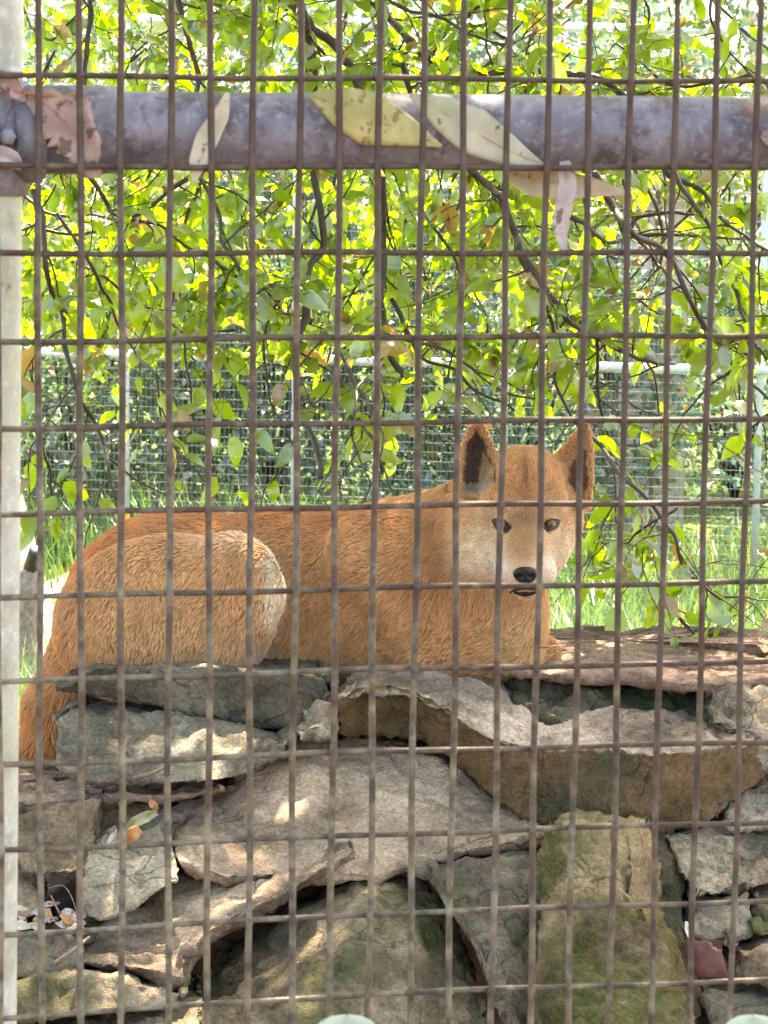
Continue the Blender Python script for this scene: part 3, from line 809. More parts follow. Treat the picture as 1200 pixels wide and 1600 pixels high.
def ear(poly, z0, cup, tilt, th, k=8):
    """a cupped shell with a traced outline; z0 depth, cup the forward roll of the edges, tilt dz per px towards the tip"""
    P = np.array(poly, np.float32)
    lo, hi = P.min(0) - 14, P.max(0) + 14
    s, X, Y, Z = region([lo[0], lo[1], z0 - 110], [hi[0], hi[1], z0 + 90])
    x, y = X[:, :, 0], Y[:, :, 0]
    dmin = np.full(x.shape, 1e9, np.float32); ins = np.zeros(x.shape, bool)
    for i in range(len(P)):
        a, b = P[i], P[(i + 1) % len(P)]
        e = b - a
        t = np.clip(((x - a[0]) * e[0] + (y - a[1]) * e[1]) / (e @ e), 0, 1)
        dmin = np.minimum(dmin, np.hypot(x - a[0] - t * e[0], y - a[1] - t * e[1]))
        c = (a[1] > y) != (b[1] > y)
        ins ^= c & (x < (b[0] - a[0]) * (y - a[1]) / (b[1] - a[1] + 1e-9) + a[0])
    d2 = np.where(ins, -dmin, dmin)
    inner = np.clip(dmin * ins, 0, 26) / 26
    zc = z0 + cup * (inner * (2 - inner)) - cup * 0.5 + tilt * (P[:, 1].max() - y)
    dz = np.abs(Z - zc[:, :, None]) - th
    d = np.maximum(d2[:, :, None], dz)
    D[s] = smin(D[s], d, k)

# trunk
ell((470, 948, 50), (275, 150, 112), 30)
ell((640, 940, 30), (165, 152, 125), 40)
ell((588, 868, -62), (76, 72, 52), 26, rz=20)
cone((605, 890, -78), (665, 1025, -92), 56, 42, 24)
# neck and chest
cone((650, 905, 20), (752, 830, -60), 118, 88, 40)
cone((700, 930, -10), (790, 880, -90), 95, 66, 40)
ell((765, 975, -60), (78, 80, 75), 35)
ell((716, 868, -84), (44, 92, 56), 10, rz=14)
ell((812, 955, -50), (38, 62, 55), 30)
# forelegs
cone((720, 1010, -70), (800, 1034, -60), 46, 30, 30)
cone((790, 1028, -40), (852, 1020, -20), 28, 22, 20)
cone((760, 1040, 20), (846, 1030, 30), 34, 24, 20)
# hindquarters
ell((275, 965, 30), (165, 166, 130), 35)
ell((258, 970, -88), (170, 132, 74), 22, rz=-8)
ell((366, 918, -128), (72, 84, 50), 18, rz=-12)
cone((392, 928, -132), (340, 1056, -120), 46, 36, 14)
cone((350, 1058, -95), (450, 1082, -110), 28, 22, 20)
cone((205, 940, 20), (92, 1105, 10), 88, 46, 40)
cone((92, 1105, 10), (72, 1180, -10), 46, 38, 25)
cone((72, 1180, -10), (82, 1212, -20), 36, 20, 20)
# head
ell((818, 790, -135), (78, 80, 96), 20)
ell((817, 744, -135), (64, 42, 70), 22)
ell((758, 832, -125), (48, 56, 60), 35)
ell((866, 812, -130), (38, 52, 62), 25)
ell((817, 768, -205), (54, 46, 34), 30)
ell((768, 872, -120), (46, 44, 60), 35)
ell((786, 790, -212), (26, 14, 20), 18, rz=16)
ell((852, 788, -212), (26, 14, 20), 18, rz=-16)
cone((819, 815, -190), (821, 890, -300), 52, 34, 26)
ell((792, 872, -222), (22, 28, 46), 20)
ell((846, 871, -222), (21, 28, 46), 20)
cone((819, 880, -190), (821, 917, -283), 38, 19, 18)
ell((797, 895, -275), (24, 22, 36), 14)
ell((845, 895, -275), (24, 22, 36), 14)
ell((778, 862, -185), (30, 38, 46), 28, rz=-25)
ell((858, 860, -185), (26, 38, 46), 28, rz=25)
EYE = {'l': np.array([783., 822., -219.]), 'r': np.array([861., 820., -219.])}
def zfront(x, y):
    """depth of the body's front surface at a pixel"""
    i, j = int(round((x - LO[0]) / STEP)), int(round((y - LO[1]) / STEP))
    k = np.argmax(D[i, j] < 0)
    a, b = D[i, j, k - 1], D[i, j, k]
    return LO[2] + (k - 1 + a / (a - b)) * STEP
for e in EYE.values():
    e[2] = zfront(e[0], e[1])
for e in EYE.values():
    ell(tuple(e + [0, 1, -7]), (19, 13, 13), 10, sub=True)
ear([(716, 775), (714, 740), (720, 698), (731, 670), (744, 659), (757, 664), (768, 688), (780, 722), (787, 752), (770, 772), (740, 782)], -176, 36, 0.30, 5.5)
ear([(905, 797), (868, 752), (856, 722), (872, 706), (892, 682), (908, 664), (917, 658), (923, 672), (927, 710), (926, 760), (920, 790)], -168, 36, 0.30, 5.5)
# seat on the ledge
s_all, X, Y, Z = region(LO, HI)
cutoff = np.where(X < 190, 1300.0, 1088.0)
D = np.maximum(D, (Y - cutoff).astype(np.float32) * 1.0)
del X, Y, Z

def surface_nets(D):
    ins = D < 0
    c = [ins[i:DIM[0] - 1 + i, j:DIM[1] - 1 + j, k:DIM[2] - 1 + k] for i in (0, 1) for j in (0, 1) for k in (0, 1)]
    tot = sum(x.astype(np.int8) for x in c)
    act = np.argwhere((tot > 0) & (tot < 8))
    off = np.array([(i, j, k) for i in (0, 1) for j in (0, 1) for k in (0, 1)])
    val = np.stack([D[tuple((act + o).T)] for o in off], 1)
    acc = np.zeros((len(act), 3)); cnt = np.zeros(len(act))
    for a in range(8):
        for b in range(a + 1, 8):
            if np.abs(off[a] - off[b]).sum() == 1:
                m = (val[:, a] < 0) != (val[:, b] < 0)
                t = val[m, a] / (val[m, a] - val[m, b])
                acc[m] += off[a] + (off[b] - off[a]) * t[:, None]
                cnt[m] += 1
    V = LO + (act + acc / cnt[:, None]) * STEP
    ids = np.full(np.array(DIM) - 1, -1, np.int64)
    ids[tuple(act.T)] = np.arange(len(act))
    quads = []
    for axis in range(3):
        sl0 = [slice(None)] * 3; sl1 = [slice(None)] * 3
        sl0[axis] = slice(0, -1); sl1[axis] = slice(1, None)
        e = np.argwhere(ins[tuple(sl0)] != ins[tuple(sl1)])
        u, v = (axis + 1) % 3, (axis + 2) % 3
        e = e[(e[:, u] > 0) & (e[:, v] > 0) & (e[:, u] < DIM[u] - 1) & (e[:, v] < DIM[v] - 1)]
        o = lambda du, dv: ids[tuple((e - np.eye(3, dtype=int)[u] * du - np.eye(3, dtype=int)[v] * dv).T)]
        q = np.stack([o(1, 1), o(0, 1), o(0, 0), o(1, 0)], 1)
        flip = ~ins[tuple(e.T)]
        q[flip] = q[flip][:, ::-1]
        quads.append(q)
    Q = np.concatenate(quads)
    return V, Q[(Q >= 0).all(1)]
BV, BQ = surface_nets(D)
for _ in range(2):                                     # light smoothing
    acc = np.zeros_like(BV); cnt = np.zeros(len(BV))
    for a, b in ((0, 1), (1, 2), (2, 3), (3, 0)):
        np.add.at(acc, BQ[:, a], BV[BQ[:, b]]); np.add.at(cnt, BQ[:, a], 1)
        np.add.at(acc, BQ[:, b], BV[BQ[:, a]]); np.add.at(cnt, BQ[:, b], 1)
    BV = BV * 0.4 + 0.6 * acc / cnt[:, None]

def sm(x, a, b):
    t = np.clip((x - a) / (b - a), 0, 1)
    return t * t * (3 - 2 * t)
def blob(P, c, r):
    return np.exp(-(((P - np.array(c)) / np.array(r)) ** 2).sum(-1))
def lerp(C, c, w):
    return C * (1 - w[:, None]) + np.array(c) * w[:, None]
def inpoly(P, poly):
    x, y = P[:, 0], P[:, 1]
    ins = np.zeros(len(P), bool)
    for i in range(len(poly)):
        a, b = poly[i], poly[(i + 1) % len(poly)]
        c = (a[1] > y) != (b[1] > y)
        ins ^= c & (x < (b[0] - a[0]) * (y - a[1]) / (b[1] - a[1] + 1e-9) + a[0])
    return ins
HEADC = np.array([815, 815, -160])
def headw(P):
    return sm(-(P - HEADC)[:, 2], -75, 0) * sm(np.linalg.norm((P - HEADC)[:, :2], axis=1), 150, 105) * sm(P[:, 2], -70, -110)
def coat(P, N):
    P = P + np.stack([vnoise(P, 0.11, 71), vnoise(P, 0.11, 72), 0 * P[:, 0]], 1) * 3.0 + np.random.default_rng(5).normal(0, 1.3, P.shape)
    C = np.tile(np.array([0.62, 0.355, 0.165]), (len(P), 1))
    C = lerp(C, (0.54, 0.22, 0.075), sm(P[:, 1], 880, 800) * sm(P[:, 0], 700, 500) * 0.85)           # back
    C = lerp(C, (0.50, 0.165, 0.05), blob(P, (140, 920, 40), (90, 110, 150)) * 1.0)                    # rump
    C = lerp(C, (0.60, 0.29, 0.115), sm(P[:, 1], 1060, 1120) * sm(P[:, 0], 190, 140))                  # tail
    C = lerp(C, (0.13, 0.06, 0.03), sm(P[:, 1], 1196, 1216) * sm(P[:, 0], 190, 140))
    th = blob(P, (270, 970, -130), (150, 110, 90))
    C = lerp(C, (0.70, 0.445, 0.225), np.clip(th * 1.4, 0, 0.95))
    kn = np.exp(-((P[:, 0] - 432) / 17) ** 2) * sm(P[:, 1], 840, 880) * sm(P[:, 1], 1010, 960) * sm(P[:, 2], -40, -80)
    kn2 = blob(P, (375, 842, -120), (70, 20, 60))
    C = lerp(C, (0.93, 0.85, 0.68), np.clip(kn * 1.7 + kn2 * 0.45, 0, 0.97))
    C = lerp(C, (0.60, 0.54, 0.48), blob(P, (395, 1030, -60), (30, 45, 90)))                          # groin
    C = lerp(C, (0.52, 0.27, 0.11), blob(P, (470, 970, -110), (60, 70, 80)) * 0.6)
    C = lerp(C, (0.34, 0.14, 0.05), blob(P, (692, 850, -90), (30, 70, 90)) * 0.9)                      # neck fold, its shade painted into the coat
    C = lerp(C, (0.62, 0.38, 0.18), blob(P, (590, 850, -110), (60, 50, 60)) * 0.7)                      # shoulder, its lit patch painted into the coat
    C = lerp(C, (0.68, 0.50, 0.25), blob(P, (815, 980, -100), (45, 50, 70)) * 0.9)                      # chest front
    C = lerp(C, (0.66, 0.44, 0.20), blob(P, (820, 1030, -40), (60, 22, 70)))
    w = headw(P)
    H = np.tile(np.array([0.64, 0.375, 0.175]), (len(P), 1))
    H = lerp(H, (0.56, 0.275, 0.11), blob(P, (820, 735, -200), (45, 45, 80)))
    H = lerp(H, (0.26, 0.12, 0.05), blob(P, (819, 742, -230), (6, 42, 90)) * 0.9)  # dark line painted in as shade of the forehead crease
    H = lerp(H, (0.27, 0.155, 0.08), blob(P, (822, 806, -240), (22, 26, 90)) * 0.9)
    H = lerp(H, (0.42, 0.225, 0.10), blob(P, (820, 852, -260), (24, 40, 110)) * 0.95)
    for s in (-1, 1):
        cx = 818 + s * 62
        H = lerp(H, (0.84, 0.72, 0.53), np.clip(blob(P, (cx, 872, -180), (40, 46, 110)) * 1.25, 0, .96))
        H = lerp(H, (0.86, 0.78, 0.66), np.clip(blob(P, (818 + s * 36, 898, -270), (24, 30, 100)) * 1.6, 0, .98))
        H = lerp(H, (0.68, 0.50, 0.30), blob(P, (818 + s * 42, 798, -215), (26, 9, 80)) * 0.9)
        H = lerp(H, (0.70, 0.54, 0.34), blob(P, (818 + s * 54, 843, -205), (18, 13, 80)) * 0.7)
    H = lerp(H, (0.80, 0.72, 0.58), blob(P, (822, 930, -280), (30, 10, 60)) * 0.9)
    for e in EYE.values():
        H = lerp(H, (0.035, 0.022, 0.018), sm(np.linalg.norm((P - e)[:, :2] / [1, .62], axis=1), 14, 10))
    C = C * (1 - w[:, None]) + H * w[:, None]
    # ears: dark cup, orange rims
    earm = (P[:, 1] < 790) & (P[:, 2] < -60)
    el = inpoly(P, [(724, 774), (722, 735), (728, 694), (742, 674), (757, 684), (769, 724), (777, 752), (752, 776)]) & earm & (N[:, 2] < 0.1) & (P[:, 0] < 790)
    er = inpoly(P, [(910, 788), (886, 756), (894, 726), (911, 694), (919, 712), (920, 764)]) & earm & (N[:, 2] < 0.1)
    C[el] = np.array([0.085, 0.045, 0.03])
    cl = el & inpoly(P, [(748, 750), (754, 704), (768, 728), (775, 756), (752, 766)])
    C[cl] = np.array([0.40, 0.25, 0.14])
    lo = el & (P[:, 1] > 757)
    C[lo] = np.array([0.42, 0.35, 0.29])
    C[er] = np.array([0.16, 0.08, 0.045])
    return C
# normals in pixel space
def vnormals(V, Q):
    n_ = np.cross(V[Q[:, 2]] - V[Q[:, 0]], V[Q[:, 3]] - V[Q[:, 1]])
    N = np.zeros_like(V)
    for k in range(4):
        np.add.at(N, Q[:, k], n_)
    return N / (np.linalg.norm(N, axis=1)[:, None] + 1e-12)
BN = vnormals(BV, BQ)
if ((BN * (BV - np.array([470, 940, 30]))).sum(1)).mean() < 0:
    BN = -BN; BQ = BQ[:, ::-1]

def coat_skin_mat():
    n = NT('short_coat')
    a = n.n('Attribute'); a.attribute_name = 'coat'
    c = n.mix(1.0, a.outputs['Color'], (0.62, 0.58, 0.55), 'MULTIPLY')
    n.principled(c, 0.9, 0.1, normal=n.bump(n.noise(300, 4, 0.7), 0.4, 0.002))
    return n.m
dbase = dog(np.array([420, 1075, 20.]))
dingo = empty('dingo', dbase, 'sandy orange dingo lying on the rocks, head turned to look back', 'dingo')
WV = dog(BV) - dbase
bme = mesh('body', WV, BQ, coat_skin_mat())
ca = bme.attributes.new('coat', 'FLOAT_COLOR', 'POINT')
ca.data.foreach_set('color', np.concatenate([coat(BV, BN), np.ones((len(BV), 1))], 1).astype(np.float32).ravel())
obj('body', bme, dingo)

# fur
NF = 260000
tri = np.concatenate([BQ[:, [0, 1, 2]], BQ[:, [0, 2, 3]]])
ta = 0.5 * np.linalg.norm(np.cross(BV[tri[:, 1]] - BV[tri[:, 0]], BV[tri[:, 2]] - BV[tri[:, 0]]), axis=1)
tc, tn = BV[tri].mean(1), BN[tri].mean(1)
wgt = ta * np.where(tn[:, 2] > 0.35, 0.15, 1.0) * np.where(tc[:, 1] > 1070, 0.2 + 0.8 * (tc[:, 0] < 190), 1.0)
wgt = wgt * (1 + 1.2 * headw(tc))
pick = rng.choice(len(tri), NF, p=wgt / wgt.sum())
b1, b2 = rng.random(NF), rng.random(NF)
fl = b1 + b2 > 1
b1[fl], b2[fl] = 1 - b1[fl], 1 - b2[fl]
tt = tri[pick]
RP = BV[tt[:, 0]] * (1 - b1 - b2)[:, None] + BV[tt[:, 1]] * b1[:, None] + BV[tt[:, 2]] * b2[:, None]
RN = BN[tt[:, 0]] * (1 - b1 - b2)[:, None] + BN[tt[:, 1]] * b1[:, None] + BN[tt[:, 2]] * b2[:, None]
RN /= np.linalg.norm(RN, axis=1)[:, None]
def unit(v):
    return v / (np.linalg.norm(v, axis=1)[:, None] + 1e-9)
def flow(P):
    f = np.tile(np.array([-1.0, 0.35, 0.1]), (len(P), 1))
    w = blob(P, (270, 980, -130), (170, 120, 110))
    f = f + np.array([0.15, 1.0, 0.0]) * (w * 1.6)[:, None]
    w = sm(P[:, 0], 200, 120)
    f = f + np.array([0.1, 1.6, 0.0]) * w[:, None]
    w = blob(P, (760, 930, -90), (110, 90, 120))
    f = f + np.array([0.0, 1.2, 0.3]) * w[:, None]
    hw = headw(P)
    fh = unit(P - np.array([820, 890, -345.]))
    fh = fh + np.array([0, 0.25, 0.0])
    f = unit(f) * (1 - hw[:, None]) + fh * hw[:, None]
    ea = ((P[:, 1] < 770) & (np.abs(P[:, 0] - 820) > 40) & (P[:, 2] < -60) & (P[:, 0] > 700)).astype(float)
    fe = np.tile(np.array([0.0, -1.0, 0.15]), (len(P), 1))
    f = f * (1 - ea[:, None]) + fe * ea[:, None]
    return unit(f)
def furlen(P):
    L = np.full(len(P), 13.0)
    L = L + 6 * sm(P[:, 0], 180, 100)
    L = L + 6 * blob(P, (720, 900, -90), (70, 80, 100))
    hw = headw(P)
    r = np.linalg.norm(P - np.array([820, 885, -320.]), axis=1)
    Lh = 3.2 + 13 * sm(r, 60, 210)
    Lh = np.where(P[:, 1] < 790, np.minimum(Lh, 9.5), Lh)
    L = L * (1 - hw) + Lh * hw
    ea = (P[:, 1] < 770) & (np.abs(P[:, 0] - 820) > 40) & (P[:, 2] < -60) & (P[:, 0] > 700)
    L = np.where(ea, 5.5, L)
    for e in EYE.values():
        L = L * (0.15 + 0.85 * sm(np.linalg.norm((P - e)[:, :2], axis=1), 14, 26))
    L = L * (0.05 + 0.95 * sm(np.linalg.norm((P - np.array([821, 900, -325])), axis=1), 18, 34))
    return L
fd = flow(RP)
nz = np.stack([fbm(RP, 0.016, 2, s) for s in (1, 2, 3)], 1)
fd = unit(fd + 0.55 * nz)
tang = unit(fd - RN * (fd * RN).sum(1)[:, None])
lay = np.full(NF, 0.42) + 0.12 * fbm(RP, 0.05, 2, 9)
hwv = headw(RP)
lay = lay * (1 - hwv * 0.25)
L = furlen(RP) * rng.uniform(0.72, 1.15, NF)
dirn = unit(tang + RN * lay[:, None] + rng.normal(0, 0.11, (NF, 3)))
tip = RP + dirn * L[:, None]
# clumping into tufts
NC = 30000
cid = rng.choice(NF, NC, replace=False)
kd = kdtree.KDTree(NC)
for i, c in enumerate(cid):
    kd.insert(RP[c], i)
kd.balance()
near = np.array([kd.find(p)[1] for p in RP])
ck = cid[near]
cl_s = np.clip(0.30 + 0.4 * fbm(RP, 0.022, 2, 21), 0.03, 0.75) * (1 - 0.45 * hwv)
tip = tip * (1 - cl_s[:, None]) + tip[ck] * cl_s[:, None]
NP_ = 5
ts = np.linspace(0, 1, NP_)
base_dir = unit(RN * 0.9 + tang * 0.5)
mid = RP + base_dir * (L * 0.42)[:, None]
pts = np.stack([RP * (1 - t) ** 2 + mid * (2 * t * (1 - t)) + tip * t * t for t in ts], 1)
pts = pts + np.array([0, 1, 0]) * (ts ** 2)[None, :, None] * (L * 0.06)[:, None, None]
FW = dog(pts.reshape(-1, 3)) - dbase
hc = bpy.data.hair_curves.new('fur')
hc.add_curves([NP_] * NF)
hc.attributes['position'].data.foreach_set('vector', FW.astype(np.float32).ravel())
rad = np.tile(np.array([0.00030, 0.00030, 0.00026, 0.00018, 0.00005]), (NF, 1)) * (1 - 0.35 * hwv)[:, None]
ra_ = hc.attributes.get('radius') or hc.attributes.new('radius', 'FLOAT', 'POINT')
ra_.data.foreach_set('value', rad.astype(np.float32).ravel())
FC = coat(RP, RN) * rng.uniform(0.7, 1.18, NF)[:, None]
tuft = 1 + 0.16 * fbm(RP, 0.06, 2, 33)
FC = np.clip(FC * tuft[:, None], 0, 1)
fa = hc.attributes.new('coat', 'FLOAT_COLOR', 'CURVE')
fa.data.foreach_set('color', np.concatenate([FC, np.ones((NF, 1))], 1).astype(np.float32).ravel())
n = NT('fur')
a = n.n('Attribute'); a.attribute_name = 'coat'
hi = n.n('HairInfo')
fcol = n.mix(n.step(hi.outputs['Intercept'], 0.0, 0.9), n.mix(1.0, a.outputs['Color'], (0.55, 0.46, 0.40), 'MULTIPLY'), n.mix(1.0, a.outputs['Color'], (1.25, 1.23, 1.2), 'MULTIPLY'))  # dark roots and pale tips paint in the shade between tufts
dn = n.n('BsdfDiffuse'); n.l(fcol, dn.inputs[0])
tn_ = n.n('BsdfTranslucent'); n.l(fcol, tn_.inputs[0])
gn = n.n('BsdfHair'); gn.inputs['RoughnessU'].default_value = 0.35; gn.inputs['RoughnessV'].default_value = 0.8
n.put(gn.inputs['Color'], (0.9, 0.8, 0.7))
m1 = n.n('MixShader'); m1.inputs[0].default_value = 0.28
n.l(dn.outputs[0], m1.inputs[1]); n.l(tn_.outputs[0], m1.inputs[2])
m2 = n.n('MixShader'); m2.inputs[0].default_value = 0.06
n.l(m1.outputs[0], m2.inputs[1]); n.l(gn.outputs[0], m2.inputs[2])
n.l(m2.outputs[0], n.out.inputs['Surface'])
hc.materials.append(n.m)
fur = bpy.data.objects.new('fur', hc)
col.objects.link(fur)
fur.parent = dingo

# eyes, nose, mouth
def uvball(c, r, nu=24, nv=14, f=None):
    V = [c + np.array([0, 0, -r[2]])]
    Fc = []
    for i in range(1, nv):
        a = math.pi * i / nv
        for j in range(nu):
            b = 2 * math.pi * j / nu
            V.append(c + np.array([r[0] * math.sin(a) * math.cos(b), r[1] * math.sin(a) * math.sin(b), -r[2] * math.cos(a)]))
    V.append(c + np.array([0, 0, r[2]]))
    for j in range(nu):
        Fc.append((0, 1 + j, 1 + (j + 1) % nu))
        for i in range(nv - 2):
            p, q = 1 + i * nu + j, 1 + i * nu + (j + 1) % nu
            Fc.append((p, p + nu, q + nu, q))
        Fc.append((1 + (nv - 2) * nu + j, len(V) - 1, 1 + (nv - 2) * nu + (j + 1) % nu))
    V = np.array(V)
    if f is not None:
        V = f(V)
    return V, Fc
n = NT('amber_iris')
n.principled(n.mix(n.step(n.noise(600, 2), 0.3, 0.7), (0.08, 0.035, 0.013), (0.17, 0.075, 0.028)), 0.12, 0.6); iris_m = n.m
n = NT('black_pupil'); n.principled((0.008, 0.006, 0.006), 0.08, 0.7); pup_m = n.m
n = NT('dark_eye_rim'); n.principled(n.mix(n.noise(200), (0.012, 0.009, 0.008), (0.03, 0.02, 0.016)), 0.6, 0.2); rim_m = n.m
def zsoft(x, y):
    return np.mean([zfront(x + dx, y + dy) for dx in (-4, 0, 4) for dy in (-4, 0, 4)])
for inner, outer in (((799, 831), (768, 812)), ((847, 829), (876, 813))):
    I, O = np.array(inner, float), np.array(outer, float)
    ctr, axv = (I + O) / 2, (O - I) / 2
    perp = np.array([-axv[1], axv[0]]) / np.linalg.norm(axv)
    if perp[1] < 0: perp = -perp
    def eyept(t, s_, lift):
        h = (7.8 if s_ > 0 else 9.4) * (1 - t * t) ** 0.75 + 0.01
        q = ctr + axv * t + perp * s_ * h
        return np.array([q[0], q[1], zsoft(q[0], q[1]) - 2.5 - lift * (1 - t * t) * (1 - s_ * s_)])
    tsv, ssv = np.linspace(-1, 1, 21), np.linspace(-1, 1, 13)
    V = np.array([eyept(t, s_, 8.0) for t in tsv for s_ in ssv])
    Fc = [(a * 13 + b, a * 13 + b + 1, a * 13 + b + 14, a * 13 + b + 13) for a in range(20) for b in range(12)]
    Bk = V + [0, 0, 9.]
    m_ = len(V)
    Fc += [tuple(k + m_ for k in f[::-1]) for f in Fc]
    eo = obj('eye', mesh('eye', dog(np.concatenate([V, Bk])) - dbase, Fc, rim_m), dingo)
    pc_ = eyept(0.02, -0.06, 8.0)
    V, Fc = uvball(pc_ + [0, 0, 1.2], (7.2, 7.4, 3.8)); obj('iris', mesh('iris', dog(V) - dbase, Fc, iris_m), eo)
    V, Fc = uvball(pc_ + [0, 0, -1.2], (3.4, 3.6, 2.4)); obj('pupil', mesh('pupil', dog(V) - dbase, Fc, pup_m), eo)
n = NT('wet_black_nose')
n.principled(n.mix(n.noise(90), (0.004, 0.004, 0.005), (0.012, 0.011, 0.013)), 0.5, 0.22, normal=n.bump(n.n('TexVoronoi').outputs[0], 0.0)); nose_m = n.m
def noseform(V):
    c = np.array([821, 899, -330.])
    q = V - c
    q[:, 0] *= 1 - 0.22 * np.clip(q[:, 1] / 12, -1, 1)          # narrower below
    for s in (-1, 1):
        w = np.exp(-(((q[:, 0] - s * 9) / 5) ** 2 + ((q[:, 1] - 2) / 4) ** 2)) * (q[:, 2] < 0)
        q[:, 2] += w * 7
    w = np.exp(-((q[:, 0] / 1.6) ** 2)) * (q[:, 2] < 0) * (q[:, 1] > -4)
    q[:, 2] += w * 3
    return c + q
V, Fc = uvball(np.array([821, 899, -330.]), (19, 14, 15), 40, 26, noseform)
obj('nose', mesh('nose', dog(V) - dbase, Fc, nose_m), dingo)
n = NT('dark_lip'); n.principled(n.mix(n.noise(150), (0.010, 0.007, 0.006), (0.03, 0.02, 0.017)), 0.75, 0.1); lip_m = n.m
def lipline(name, xy, r0, r1, bend):
    P = np.array([(x, y, zfront(821, y) - 2.2 + bend * (x - 821) ** 2) for x, y in xy], float)
    q = smooth_path(dog(P), 6)
    mb = MB(); mb.tube(q, np.interp(np.linspace(0, 1, len(q)), [0, .5, 1], [r0, r1, r0]) * PXM, 8)
    obj(name, mesh(name, np.concatenate(mb.V) - dbase, mb.F, lip_m), dingo)
lipline('upper_lip', [(797, 926), (803, 922.5), (811, 920), (821, 919), (831, 919.5), (839, 921.5), (846, 924.5)], 1.2, 2.6, 0.019)
lipline('lower_lip', [(803, 925.5), (811, 927), (821, 927.5), (831, 926.5), (839, 925)], 1.5, 4.8, 0.026)
lipline('philtrum', [(821, 910), (821, 913), (821, 916), (821, 919)], 1.1, 1.3, 0.0)

# ------------------------------------------------------------------ overhanging tree
BARK = bark_mat('dark_twig_bark', (0.018, 0.011, 0.009), (0.055, 0.035, 0.028))
LEAFM = leaf_mat('tree_leaf', (0.048, 0.060, 0.014), (0.35, 0.55, 0.010), 0.45, 0.62, 0.09)
def leaf_mesh(name, L=0.055, W=0.029, droop=0.2, fold=0.18, ser=0.0, seed=0):
    r = np.random.default_rng(seed)
    n_ = 8
    t = np.linspace(0, 1, n_ + 1)
    w = W / 2 * (np.sin(math.pi * t ** 0.82) ** 0.85) * (1 - 0.12 * t)
    w[0] = w[-1] = 0.0003
    V, Fc = [], []
    for i in range(n_ + 1):
        y = t[i] * L
        z = -droop * L * t[i] ** 2 + 0.002 * r.normal()
        j1, j2 = 1 + ser * r.normal(), 1 + ser * r.normal()
        for u in (-1, -0.5, 0, 0.5, 1):
            V.append((u * w[i] * (j1 if u < 0 else j2), y, z + fold * abs(u) * w[i] * (1.2 if abs(u) < 1 else 1)))
    for i in range(n_):
        for k in range(4):
            a = i * 5 + k
            Fc.append((a, a + 1, a + 6, a + 5))
    V = np.array(V)
    V = np.concatenate([V, [(0.0007, -0.008, 0.001), (-0.0007, -0.008, 0.001), (-0.0007, 0.001, 0), (0.0007, 0.001, 0)]])
    m = len(V)
    Fc.append((m - 4, m - 3, m - 2, m - 1))
    return mesh(name, V, Fc, LEAFM), V, Fc
LV = [leaf_mesh('leaf', 0.052, 0.029, 0.15, 0.2, 0.05, 1), leaf_mesh('leaf', 0.060, 0.030, 0.35, 0.15, 0.05, 2),
      leaf_mesh('leaf', 0.044, 0.027, 0.05, 0.3, 0.06, 3), leaf_mesh('leaf', 0.066, 0.036, 0.28, 0.1, 0.06, 4), leaf_mesh('leaf', 0.036, 0.021, 0.2, 0.25, 0.05, 5)]
TB = np.array([2.05, 3.6, 0.0]); TB[2] = gz(TB[0], TB[1]) - 0.05
tree = empty('overhanging_tree', TB, 'leafy tree with dark twisting branches hanging behind the dingo', 'tree')
trk = smooth_path([TB, TB + [0.03, .05, .7], TB + [-.08, .02, 1.5], TB + [-.12, .1, 2.3], TB + [-.3, .1, 3.0]], 6)
mb = MB(); mb.tube(trk, np.interp(np.linspace(0, 1, len(trk)), [0, .1, 1], [.14, .10, .06]) + .006 * rng.normal(0, 1, len(trk)), 14)
mb.build('trunk', BARK, tree)
limbs = [[trk[-4], (1.2, 2.6, 3.0), (0.7, 1.9, 3.2), (0.3, 1.3, 3.25), (-.1, .8, 3.2)],
         [trk[-8], (1.3, 3.1, 2.55), (0.9, 2.8, 2.58), (0.45, 2.65, 2.5), (0.05, 2.6, 2.4), (-0.35, 2.5, 2.25)],
         [trk[-3], (1.3, 3.7, 3.1), (0.7, 3.6, 3.2), (0.1, 3.4, 3.1), (-.5, 3.2, 2.9)],
         [trk[-10], (1.5, 2.9, 2.1), (1.15, 2.65, 2.2), (0.8, 2.55, 2.25)]]
LP = []
for lb, r0 in zip(limbs, (.04, .045, .045, .03)):
    p = smooth_path(lb, 8)
    LP.append(p)
    mb = MB(); mb.tube(p, np.linspace(r0, r0 * 0.35, len(p)), 10)
    mb.build('limb', BARK, tree)
LPA = np.concatenate(LP)
